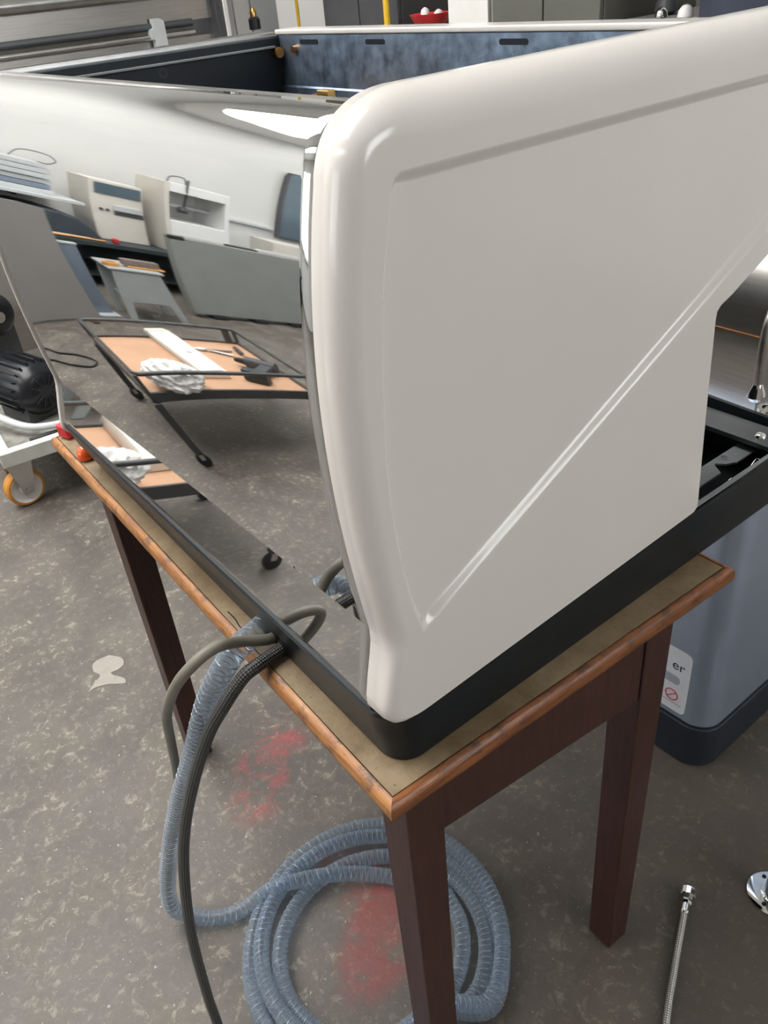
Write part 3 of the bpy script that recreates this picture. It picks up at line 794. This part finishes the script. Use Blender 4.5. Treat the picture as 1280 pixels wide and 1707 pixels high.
# ------------------------------------------------------------------ trolley with motors, left
tr = thing('workshop_trolley', 'off-white low trolley on orange-tyred castors beyond the table', 'trolley', (.112, 2.030, 0), -.10)
TW, TD = .62, .62
for nm, a in (('frame_rail', (0, TW, 0, .035)), ('frame_rail', (0, TW, TD - .035, TD)), ('frame_rail', (0, .035, .035, TD - .035)), ('frame_rail', (TW - .035, TW, .035, TD - .035))):
    box(nm, 'trolley_paint', tr, a[0], a[1], a[2], a[3], .172, .218, .003)
box('deck', 'trolley_deck', tr, .035, TW - .035, .035, TD - .035, .196, .206)
for x0 in (.10, .16):
    box('deck_batten', 'charcoal', tr, x0, x0 + .22, .050 + (x0 - .1), .066 + (x0 - .1), .206, .214)
def castor(x, y, rz):
    c = bpy.data.objects.new('castor', None); COL.objects.link(c); c.parent = tr; c.location = (x, y, 0); c.rotation_euler = (0, 0, rz); c.empty_display_size = .03
    box('mount_plate', 'steel', c, -.045, .045, -.045, .045, .160, .171, .001)
    for s in (-1, 1):
        MB().prism([(-.040, .160), (.040, .160), (.030, .100), (.014, .045), (-.014, .045), (-.026, .100)], s * .026, s * .030, 'y').build('fork', 'steel', c, smooth=0)
    MB().lathe([(.048, -.0195), (.055, -.0195), (.0595, -.014), (.0595, .014), (.055, .0195), (.048, .0195)], (0, 0, .0600), 'y', 36, False).build('tyre', 'tyre_orange', c)
    MB().lathe([(.012, -.022), (.016, -.0215), (.022, -.012), (.040, -.013), (.049, -.0205), (.049, .0205), (.040, .013), (.022, .012), (.016, .0215), (.012, .022)], (0, 0, .0600), 'y', 36).build('wheel', 'wheel_white', c)
    MB().cyl((0, -.034, .060), (0, .034, .060), .007, n=12).build('axle', 'steel', c)
castor(.040, .080, .22); castor(TW - .06, .06, .6); castor(.06, TD - .06, .5); castor(TW - .06, TD - .06, .4)
def motor(name, label, loc, rz, R, Ln, finned, z):
    e = thing(name, label, 'motor', loc, rz)
    MB().lathe([(R * .3, -.004), (R * .62, -.004), (R * .80, .004), (R * .92, .020), (R, .030), (R, Ln), (R * .8, Ln + .02)], (0, 0, z), 'y', 32).build('housing', 'motor_black', e)
    if finned:
        for k in range(22):
            a = 2 * math.pi * k / 22; c, s = math.cos(a), math.sin(a)
            w = .0025
            f = MB(); rr0, rr1 = R - .002, R + .012
            vs = []
            for yy in (.035, Ln - .01):
                for r_, t_ in ((rr0, -w), (rr1, -w), (rr1, w), (rr0, w)):
                    vs.append((r_ * c - t_ * s, yy, z + r_ * s + t_ * c))
            f.add(vs, [(0, 1, 2, 3), (7, 6, 5, 4), (0, 4, 5, 1), (1, 5, 6, 2), (2, 6, 7, 3), (3, 7, 4, 0)]).build('cooling_fin', 'motor_black', e, smooth=0)
        for k in range(12):
            a = 2 * math.pi * k / 12
            MB().tube([(R * .25 * math.cos(a), -.006, z + R * .25 * math.sin(a)), (R * .62 * math.cos(a), -.007, z + R * .62 * math.sin(a))], .002, 6).build('grille_rib', 'black_rubber', e)
    else:
        MB().lathe([(.001, -.010), (R * .25, -.010), (R * .30, -.004), (R * .30, .0)], (0, 0, z), 'y', 24).build('shaft_cap', 'steel', e)
    MB().box(-R * .8, R * .8, .03, Ln - .01, .0005, z - R * .55).build('foot', 'charcoal', e, bevel=.003)
    return e
motor('electric_motor', 'black finned electric motor with round grille on the trolley', (.330, 2.170, .2065), .25, .082, .20, True, .098)
m2 = motor('pump_motor', 'round black glossy pump standing higher behind the finned motor', (.318, 2.400, .2065), .25, .070, .14, False, .285)
box('bracket_plate', 'steel', m2, -.05, .05, .145, .16, .01, .36, .003)
MB().lathe([(.008, 0), (.011, .006), (.011, .020), (.005, .030)], (-.030, .02, .385), n=16).build('valve', 'chrome', m2)
o = MB().tube(spline([(.130, 2.330, .290), (.170, 2.240, .262), (.225, 2.120, .240), (.300, 2.075, .231), (.400, 2.065, .231), (.520, 2.100, .231)], 8), .0110, 14).build('pale_pipe', 'pale_grey', smooth=80)
tag(o, 'pale grey pipe curving in front of the motors on the trolley', 'pipe')

# ------------------------------------------------------------------ background seen past the machine
rk = thing('steel_trough', 'brown-grey stainless steel trough unit with long horizontal pipes at upper left', 'trough', (0, 0, 0))
box('back_plate', 'brushed_steel', rk, .40, 1.640, 3.300, 3.320, .05, 1.75)
box('side_plate', 'charcoal', rk, 1.600, 1.640, 3.000, 3.320, .05, 1.75, .002)
box('edge_strip', 'white_matte', rk, 1.632, 1.646, 2.990, 3.000, .05, 1.75)
MB().cyl((.40, 3.030, 1.300), (1.600, 3.030, 1.300), .026, n=20).build('front_rail', 'steel', rk)
box('front_sheet', 'brushed_steel', rk, .40, 1.600, 3.040, 3.046, 1.195, 1.290)
MB().cyl((.40, 3.030, 1.188), (1.500, 3.030, 1.188), .013, n=16).build('pipe', 'dark_grey_metal', rk)
MB().cyl((.40, 3.020, 1.155), (1.500, 3.020, 1.155), .010, n=16).build('pipe', 'steel', rk)
box('front_sheet', 'brushed_steel', rk, .40, 1.600, 3.046, 3.052, .300, 1.140)
MB().prism([(1.310, 1.085), (1.370, 1.085), (1.370, 1.205), (1.350, 1.215), (1.325, 1.215), (1.325, 1.185), (1.310, 1.180), (1.310, 1.150), (1.322, 1.145), (1.322, 1.115), (1.310, 1.110)], 3.000, 3.030, 'y').build('bracket', 'pale_grey', rk, smooth=0)
for x in (.42, 1.600):
    box('leg', 'steel', rk, x, x + .035, 3.06, 3.095, 0.001, .05)

bw = thing('pale_workbench', 'pale grey workbench cupboard between trough and dark cabinet', 'workbench', (0, 0, 0))
box('worktop', 'pale_grey', bw, 1.690, 2.180, 2.980, 3.500, 1.010, 1.040, .003)
box('carcass', 'white_matte', bw, 1.700, 2.170, 3.000, 3.490, .002, 1.010)
box('back_board', 'white_matte', bw, 1.700, 2.180, 3.480, 3.500, 1.040, 1.700)
box('door', 'pale_grey', bw, 1.780, 1.930, 3.465, 3.480, 1.050, 1.690, .002)
box('door', 'wheel_white', bw, 1.945, 2.020, 3.465, 3.480, 1.050, 1.690, .002)
box('door', 'pale_grey', bw, 2.035, 2.170, 3.465, 3.480, 1.050, 1.690, .002)
vb = thing('brass_valve', 'black valve with brass cap and steel base on the pale workbench', 'valve', (1.800, 3.060, 1.0405))
MB().lathe([(.060, 0), (.060, .004), (.045, .022), (.026, .034), (.024, .040)], n=24).build('base', 'steel', vb)
MB().lathe([(.021, .040), (.024, .044), (.024, .072), (.018, .078)], n=20).build('body', 'black_rubber', vb)
MB().lathe([(.016, .078), (.016, .092)], n=20).build('collar', 'wheel_white', vb)
MB().lathe([(.024, .092), (.024, .128), (.017, .136)], n=20).build('upper_body', 'black_rubber', vb)
MB().lathe([(.014, .136), (.015, .150), (.010, .164), (.005, .172)], n=16).build('cap', 'brass', vb)
for k, (x, y, lb) in enumerate(((2.190, 2.962, 'yellow hose hanging in front of the dark cabinet, left one'), (1.985, 2.420, 'yellow hose hanging beside the red bowl'), (2.040, 3.10, 'thin yellow hose hanging in front of pale cupboard doors'))):
    r_ = (.013, .012, .007)[k]
    o = MB().tube(spline([(x, y, .012 if k < 2 else 1.048), (x + .004, y, 1.2), (x - .006, y + .004, 1.5), (x, y, 1.9), (x, y, H - .002)], 8), r_, 12).build('yellow_hose', 'yellow_plastic', smooth=80)
    tag(o, lb, 'hose')
def tall_cabinet(name, label, cat, m, y0, y1, x0, x1, h, doors=2, hm='chrome'):
    e = thing(name, label, cat, (0, 0, 0))
    box('carcass', m, e, x0 + .02, x1, y0, y1, .002, h, .003)
    w = (y1 - y0) / doors
    for k in range(doors):
        d_ = box('door', m, e, x0, x0 + .0195, y0 + w * k + .003, y0 + w * (k + 1) - .003, .05, h - .02, .003)
        MB().cyl((x0 - .012, y0 + w * (k + .15), .95), (x0 - .012, y0 + w * (k + .15), 1.06), .006, n=10).build('handle', hm, d_)
    return e
tall_cabinet('dark_cabinet', 'dark charcoal tall cabinet beyond the far corner of the machine', 'cabinet', 'charcoal', 2.440, 2.930, 2.060, 2.500, 1.80)
tall_cabinet('white_cabinet', 'narrow white tall cabinet beside the olive grey one', 'cabinet', 'white_matte', 1.920, 2.120, 2.020, 2.500, 1.80, 1)
tall_cabinet('olive_cabinet', 'wide olive grey tall cabinet behind the white ledge', 'cabinet', 'olive_grey', 1.455, 1.905, 2.020, 2.500, 1.80)
tall_cabinet('navy_cabinet', 'dark navy tall cabinet at the upper right', 'cabinet', 'navy_cloth', .650, 1.130, 2.020, 2.500, 1.80)
st = thing('bowl_stand', 'white post stand carrying the red bowl', 'stand', (2.060, 2.255, 0))
MB().lathe([(.12, .001), (.12, .010), (.03, .025)], n=24).build('foot', 'white_matte', st)
MB().cyl((0, 0, .02), (0, 0, 1.085), .022, n=16).build('post', 'white_matte', st)
MB().lathe([(.02, 1.085), (.06, 1.090), (.06, 1.098)], n=24).build('plate', 'white_matte', st)
bwl = MB().lathe([(.030, 0), (.052, .010), (.075, .045), (.078, .050), (.070, .046), (.045, .014)], n=28).build('red_bowl', 'red_plastic', loc=(2.060, 2.255, 1.099)); tag(bwl, 'small red bowl on a white post stand in the background', 'bowl')
for k, (dx, dy, s) in enumerate(((-.02, .01, .022), (.025, -.015, .019), (.0, .03, .017))):
    o = MB().lathe([(s * .5, -s * .8), (s, -s * .2), (s * .8, s * .5), (s * .2, s * .9)], n=10).build('white_fitting', 'wheel_white', loc=(2.060 + dx, 2.255 + dy, 1.099 + .014 + s * .9 + .012 * k)); tag(o, ['largest white fitting, lowest in the red bowl', 'middle-sized white fitting at the right in the red bowl', 'smallest white fitting on top in the red bowl'][k], 'fitting', 'fittings in the red bowl')
tbn = thing('tool_bench', 'dark tool bench with scattered tools between two tall cabinets', 'bench', (0, 0, 0))
box('worktop', 'panel_grey', tbn, 2.000, 2.520, 1.145, 1.445, 1.085, 1.110, .002)
box('front_board', 'green_tool', tbn, 2.010, 2.030, 1.150, 1.440, .94, 1.085)
for y in (1.150, 1.400):
    for x in (2.030, 2.460): box('leg', 'charcoal', tbn, x, x + .04, y, y + .04, .002, 1.085)
for k, (x, y, m, lb, s) in enumerate(((2.10, 1.30, 'chrome', 'chrome fitting on the tool bench, left one', .018), (2.07, 1.20, 'wheel_white', 'cluster of pale fittings at the right end of the tool bench', .022), (2.16, 1.26, 'green_tool', 'dark green hand file lying on the tool bench', .020), (2.22, 1.37, 'charcoal', 'black tool case at the back of the tool bench', .035))):
    o = MB().lathe([(s * .5, 0), (s, s * .3), (s * .9, s * 1.0), (s * .5, s * 1.5), (s * .2, s * 1.6)], n=12).build('bench_fitting' if k < 2 else ('hand_file' if k == 2 else 'tool_case'), m, loc=(x, y, 1.1105)); tag(o, lb, 'tool')

# ------------------------------------------------------------------ what the mirror shows
ct = thing('tray_cart', 'low dark framed cart with a brown board, mirrored in the polished back', 'cart', (-.685, 1.945, 0), math.radians(9.5))
hw = .312; zbd = .318; zr = .402
MB().box(-hw + .006, hw - .006, -hw + .006, hw - .006, zbd - .014, zbd).build('board', 'brown_board', ct, smooth=0)
for s in (-1, 1):
    box('tray_edge', 'cart_frame', ct, -hw, hw, s * hw - .006, s * hw + .006, zbd - .030, zbd + .010, .002)
    box('tray_edge', 'cart_frame', ct, s * hw - .006, s * hw + .006, -hw, hw, zbd - .030, zbd + .010, .002)
rail_ = rrect(-hw, hw, -hw, hw, .03, 5); rail_ = rail_ + [rail_[0]]
MB().tube([(x, y, zr) for x, y in rail_], .0085, 10, caps=False).build('top_rail', 'cart_frame', ct, smooth=80)
for sx in (-1, 1):
    for sy in (-1, 1):
        x, y = sx * hw, sy * hw
        MB().cyl((x, y, zbd), (x, y, zr), .008, n=10).build('rail_post', 'cart_frame', ct)
        lg = box('leg', 'cart_frame', ct, x - .016, x + .016, y - .016, y + .016, .060, zbd - .030, .002)
        MB().lathe([(.010, -.009), (.028, -.010), (.030, 0), (.028, .010), (.010, .009)], (x, y, .0305), 'y', 20).build('castor_wheel', 'black_rubber', lg)
        MB().box(x - .010, x + .010, y - .014, y + .014, .035, .060).build('castor_fork', 'steel', lg)
box('push_plate', 'cart_frame', ct, -hw + .02, -hw + .05, hw - .005, hw + .003, zbd + .010, zr - .008)
wb = thing('foam_bar', 'long off-white bar with a slanted end on the brown cart board', 'bar', (-.706, 2.030, zbd + .0005), math.radians(8.5))
MB().prism([(-.055, 0), (.055, 0), (.055, .020), (.048, .036), (-.030, .042), (-.055, .030)], -.265, .265, 'y').build('bar_body', 'foam_white', wb, bevel=.004)
MB().lathe([(.012, 0), (.012, .0012)], (-.005, -.06, .0405), n=20).build('dimple', 'ink_grey', wb)
# rag over the rail
def rag():
    bm = bmesh.new(); bmesh.ops.create_icosphere(bm, subdivisions=5, radius=1)
    for v in bm.verts:
        d = v.co.normalized()
        f = 1 + .30 * (1 - 2 * abs(noise.noise(d * 2.6 + Vector((3, 1, 2))))) + .16 * (1 - 2 * abs(noise.noise(d * 6.2))) - .1 + .05 * noise.noise(d * 16)
        p = Vector((d.x * .082, d.y * .066, d.z * .034)) * f
        if d.x < -.2: p.y -= .03 * (-.2 - d.x)
        if d.y < -.1: p.z -= .055 * (-.1 - d.y)
        v.co = p
    zmin = min(v.co.z for v in bm.verts if abs(v.co.y + .02) < .08)
    me = bpy.data.meshes.new('cleaning_rag'); bm.to_mesh(me); bm.free()
    for p in me.polygons: p.use_smooth = True
    o = bpy.data.objects.new('cleaning_rag', me); COL.objects.link(o); me.materials.append(MATS['rag_white'])
    o.location = (-.475, 1.720, zbd + .066); o.rotation_euler = (0, 0, math.radians(9.5))
    return tag(o, 'crumpled white cleaning rag draped over the rail of the tray cart', 'rag')
rag()
tl = [('pliers', -.840, 2.060, .6, 'steel'), ('screwdriver', -.900, 1.970, -.9, 'green_tool')]
e = thing('pliers', 'steel pliers lying open on the brown cart board', 'pliers', (-.835, 2.080, zbd + .0006), .5)
for s in (-1, 1):
    MB().tube(spline([(-.09, s * .035, .007), (-.03, s * .014, .007), (.0, 0, .007), (.03, -s * .008, .007), (.05, -s * .003, .007)], 5), [.006] * 21, 8).build('handle', 'steel', e)
MB().lathe([(.009, 0), (.009, .014)], n=14).build('pivot', 'chrome', e)
e = thing('drill_driver', 'dark grey power tool lying on the cart board beside the white bar', 'drill', (-.905, 1.830, zbd + .0006), .9)
MB().cyl((-.06, 0, .032), (.05, 0, .032), .030, n=20).build('motor_body', 'charcoal', e)
MB().cyl((.05, 0, .032), (.095, 0, .032), .019, .012, n=16).build('chuck', 'black_rubber', e)
box('grip', 'charcoal', e, -.055, -.010, -.130, -.020, .012, .050, .008, 3)
box('battery', 'bench_dark', e, -.075, .015, -.175, -.130, .002, .060, .006, 3)
e = thing('screwdriver', 'long thin screwdriver lying across the brown cart board', 'screwdriver', (-.960, 2.060, zbd + .0006), -1.3)
MB().lathe([(.006, -.05), (.011, -.045), (.011, .03), (.006, .04)], (0, 0, .0115), 'x', 14).build('handle', 'charcoal', e)
MB().cyl((.04, 0, .0115), (.16, 0, .0115), .003, n=8).build('shaft', 'chrome', e)

ch = thing('grey_chest', 'wide grey appliance case on stub feet, mirrored at the right of the back panel', 'appliance', (0, 0, 0))
MB().box(-2.620, -1.590, 3.620, 3.700, .030, .700).build('case', 'chest_grey', ch, bevel=.012, seg=3)
box('corner_cap', 'black_rubber', ch, -1.670, -1.587, 3.617, 3.660, .672, .706, .008)
for x0, x1 in ((-1.900, -1.680), (-2.610, -2.120)):
    vt = box('vent_strip', 'wheel_white', ch, x0, x1, 3.632, 3.692, .7005, .722, .003)
    n = int((x1 - x0) / .022)
    for k in range(n):
        xx = x0 + .011 + k * .022
        box('vent_rib', 'pale_grey', vt, xx - .003, xx + .003, 3.628, 3.696, .722, .726)
box('handle_gap', 'black_rubber', ch, -2.110, -1.910, 3.632, 3.692, .7005, .712)
for x in (-1.74, -2.02, -2.30, -2.55):
    box('foot', 'black_rubber', ch, x - .045, x + .045, 3.600, 3.720, .001, .030, .004)

bn = thing('black_bench', 'long low black workbench along the back wall, mirrored in the panel', 'bench', (0, 0, 0))
box('bench_top', 'bench_dark', bn, -4.60, -.620, 4.200, 4.960, .400, .440, .003)
for x in (-4.55, -3.2, -1.95, -.68): box('bench_leg', 'bench_dark', bn, x, x + .05, 4.250, 4.300, .002, .400)
box('back_board', 'bench_dark', bn, -4.55, -.66, 4.930, 4.955, .002, .400)
box('lower_shelf', 'bench_dark', bn, -4.50, -.70, 4.320, 4.920, .100, .120)
pb = thing('printer_enclosure', 'white box with an open window and wire handle on the black bench', 'machine', (0, 0, 0))
x0, x1, y0, y1, z0, z1 = -2.310, -1.900, 4.290, 4.690, .441, 1.150
box('side_wall', 'cream_box', pb, x1 - .030, x1, y0, y1, z0, z1, .004)
box('side_wall', 'printer_white', pb, x0, x0 + .030, y0, y1, z0, z1, .004)
box('back_wall', 'printer_white', pb, x0 + .03, x1 - .03, y1 - .02, y1, z0, z1)
box('top_panel', 'printer_white', pb, x0 + .03, x1 - .03, y0, y1 - .02, z1 - .09, z1, .004)
box('bottom_panel', 'printer_white', pb, x0 + .03, x1 - .03, y0, y1 - .02, z0, z0 + .33, .004)
box('gantry', 'pale_grey', pb, x0 + .03, x1 - .03, y0 + .18, y0 + .21, z0 + .46, z0 + .49)
MB().tube(spline([(x1 - .13, y0 - .01, z1 + .06), (x1 - .135, y0 + .01, z1 - .10), (x1 - .14, y0 + .05, z1 - .24)], 6), .008, 8).build('cable', 'charcoal', pb)
MB().lathe([(.03, 0), (.035, .03), (.02, .06)], (x1 - .14, y0 + .06, z1 - .29), n=14).build('print_head', 'charcoal', pb)
MB().tube(spline([(x1 - .08, y0 + .15, z1 + .001), (x1 - .10, y0 + .15, z1 + .06), (x1 - .18, y0 + .15, z1 + .07), (x1 - .20, y0 + .15, z1 + .001)], 6), .006, 8).build('wire_handle', 'charcoal', pb)
bx = thing('control_box', 'cream grey instrument box with a dark window strip on the black bench', 'instrument', (0, 0, 0))
MB().box(-1.830, -1.500, 4.420, 4.760, .441, 1.010).build('case', 'cream_box', bx, bevel=.008)
MB().box(-1.815, -1.530, 4.412, 4.4195, .880, .985).build('window_strip', 'smoked_window', bx, bevel=.002)
MB().box(-1.820, -1.640, 4.405, 4.4195, .740, .790).build('ledge', 'pale_grey', bx, bevel=.002)
MB().box(-1.820, -1.640, 4.412, 4.4195, .700, .735).build('ledge_shadow_gap', 'charcoal', bx)
for x in (-1.56, -1.60): MB().lathe([(.012, 0), (.012, -.012)], (x, 4.4195, .735), 'y', 14).build('knob', 'black_rubber', bx)
cv = MB().prism([(-1.490, .0), (-1.000, .0), (-1.000, .200), (-1.100, .215), (-1.250, .205), (-1.370, .170), (-1.450, .080)], 4.300, 4.700, 'y').build('dark_cover', 'dark_cover', bevel=.02, seg=3, loc=(0, 0, .4412))
tag(cv, 'dark sloping dust cover over a machine on the black bench', 'cover')
o = box('cream_carton', 'cream_box', None, -3.100, -2.640, 4.300, 4.600, .4412, .760, .004); tag(o, 'plain cream carton on the bench behind the grey case', 'carton')
o = MB().lathe([(.018, 0), (.024, .010), (.022, .040), (.010, .048)], n=16).build('red_bottle', 'red_plastic', loc=(-1.540, 4.260, .4412)); tag(o, 'tiny red bottle at the front edge of the black bench', 'bottle')
for k, (x0, x1, y) in enumerate(((-1.46, -1.10, 4.235), (-1.38, -1.06, 4.262))):
    o = MB().tube(spline([(x0, y, .4520), ((x0 + x1) / 2, y + .012, .4530), (x1, y + .004, .4520)], 8), .009, 8).build('wood_offcut', ('orange_wood', 'cream_box')[k], smooth=80)
    tag(o, ('orange-brown wooden stick along the front of the black bench', 'pale wooden stick along the front of the black bench')[k], 'stick')
sf = thing('wall_shelf', 'pale wall shelf carrying a stack of grey boards, mirrored at the far left', 'shelf', (0, 0, 0))
box('shelf_board', 'pale_grey', sf, -1.420, -.55, 4.300, 4.998, .740, .765, .002)
box('bracket', 'charcoal', sf, -1.15, -1.12, 4.6, 4.998, .690, .740)
box('bracket', 'charcoal', sf, -.75, -.72, 4.6, 4.998, .690, .740)
for k in range(6):
    o = box('stacked_board', 'pale_grey' if k != 1 else 'blue_grey', None, -1.300 + .012 * (k % 2), -.62, 4.420 + .01 * (k % 3), 4.90, .7655 + .046 * k, .7655 + .046 * k + .0405, .003)
    tag(o, ['lowest board of the stack on the wall shelf', 'blue-grey board, second from the bottom of the wall shelf stack', 'third board from the bottom of the wall shelf stack', 'fourth board from the bottom of the wall shelf stack', 'fifth board from the bottom of the wall shelf stack', 'topmost board of the wall shelf stack'][k], 'board', 'boards stacked on the wall shelf')
o = MB().tube(spline([(-1.12, 4.50, 1.046), (-1.18, 4.50, 1.12), (-1.30, 4.50, 1.125), (-1.35, 4.50, 1.08), (-1.31, 4.50, 1.040), (-1.26, 4.50, 1.044)], 6), .004, 8).build('wire_loop', 'charcoal', smooth=80); tag(o, 'thin dark wire loop on top of the stacked boards', 'wire')
pn = thing('steel_sheet', 'large grey-brown metal sheet standing upright behind the cart', 'sheet', (0, 0, 0))
MB().prism([(-.880, .012), (-.250, .012), (-.250, .790), (-.800, .775), (-.900, .755)], 3.440, 3.460, 'y').build('sheet_face', 'panel_grey', pn, smooth=0)
for x in (-.80, -.34): box('stand_foot', 'charcoal', pn, x - .02, x + .02, 3.36, 3.56, .001, .012)
po = thing('blue_upright', 'narrow blue-grey metal upright beside the grey sheet', 'upright', (-.975, 3.58, 0), 0)
MB().box(-.052, .052, -.012, .012, .010, .510).build('face', 'blue_grey', po, bevel=.003)
box('foot_plate', 'pale_grey', po, -.07, .07, -.08, .08, .001, .010)
box('top_cap', 'pale_grey', po, -.056, .056, -.016, .016, .510, .522)
stl = thing('step_stool', 'grey plastic step stool with cut-out sides in front of the black bench', 'stool', (-1.240, 3.500, 0), .12)
for s in (-1, 1):
    MB().prism([(-.17, .001), (-.13, .001), (-.10, .16), (.10, .16), (.13, .001), (.17, .001), (.125, .395), (-.125, .395)], s * .13 - .012, s * .13 + .012, 'y').build('side_frame', 'plastic_grey', stl, bevel=.004)
box('step_top', 'plastic_grey', stl, -.145, .145, -.150, .150, .395, .415, .008, 3)
box('cross_step', 'plastic_grey', stl, -.11, .11, -.118, .118, .170, .190, .004)
br_ = thing('hand_brush', 'brown bristle hand brush with orange edge on the grey step stool', 'brush', (-1.290, 3.440, .4155), .1)
box('brush_wood', 'orange_wood', br_, -.12, .07, -.028, .028, .0, .014, .004)
box('bristles', 'bristle_brown', br_, -.10, .09, -.024, .024, .014, .062, .006)
tp = MB().lathe([(.030, 0), (.045, 0), (.045, .025), (.030, .025)], n=28, caps=False).build('tape_ring', 'orange_wood', loc=(-1.135, 3.440, .4155)); tag(tp, 'orange-brown tape ring at the end of the grey step stool', 'tape')
# dark framed board on the back wall
dw = thing('dark_notice_board', 'dark blue-grey board hung on the white wall, mirrored at the upper right', 'board', (0, 0, 0))
MB().box(-4.10, -3.12, 4.970, 4.998, .80, 1.77).build('board_face', 'smoked_window', dw)
for a in ((-4.13, -4.10, .77, 1.80), (-3.12, -3.09, .77, 1.80), (-4.10, -3.12, 1.77, 1.80), (-4.10, -3.12, .77, .80)):
    MB().box(a[0], a[1], 4.960, 4.998, a[2], a[3]).build('frame', 'charcoal', dw)
cd = MB().box(-3.06, -2.40, 4.955, 4.998, .850, .880).build('cable_duct', 'pale_grey', bevel=.003); tag(cd, 'grey cable duct running along the white back wall', 'duct')
o = MB().tube(spline([(-.23, 3.14, .006), (-.307, 3.083, .006), (-.349, 2.978, .006), (-.423, 2.899, .006), (-.464, 2.788, .006), (-.407, 2.735, .006), (-.328, 2.809, .006), (-.273, 2.919, .006), (-.17, 3.02, .006)], 8), .0055, 8).build('black_cable', 'black_rubber', smooth=80)
tag(o, 'black cable looped on the floor in front of the grey metal sheet', 'cable')
MB().tube(spline([(.030, .268, .0040), (.018, .266, .014), (.015, .270, .026), (.011, .274, .036)], 6), .0006, 6).build('wire_end', 'black_rubber', em)
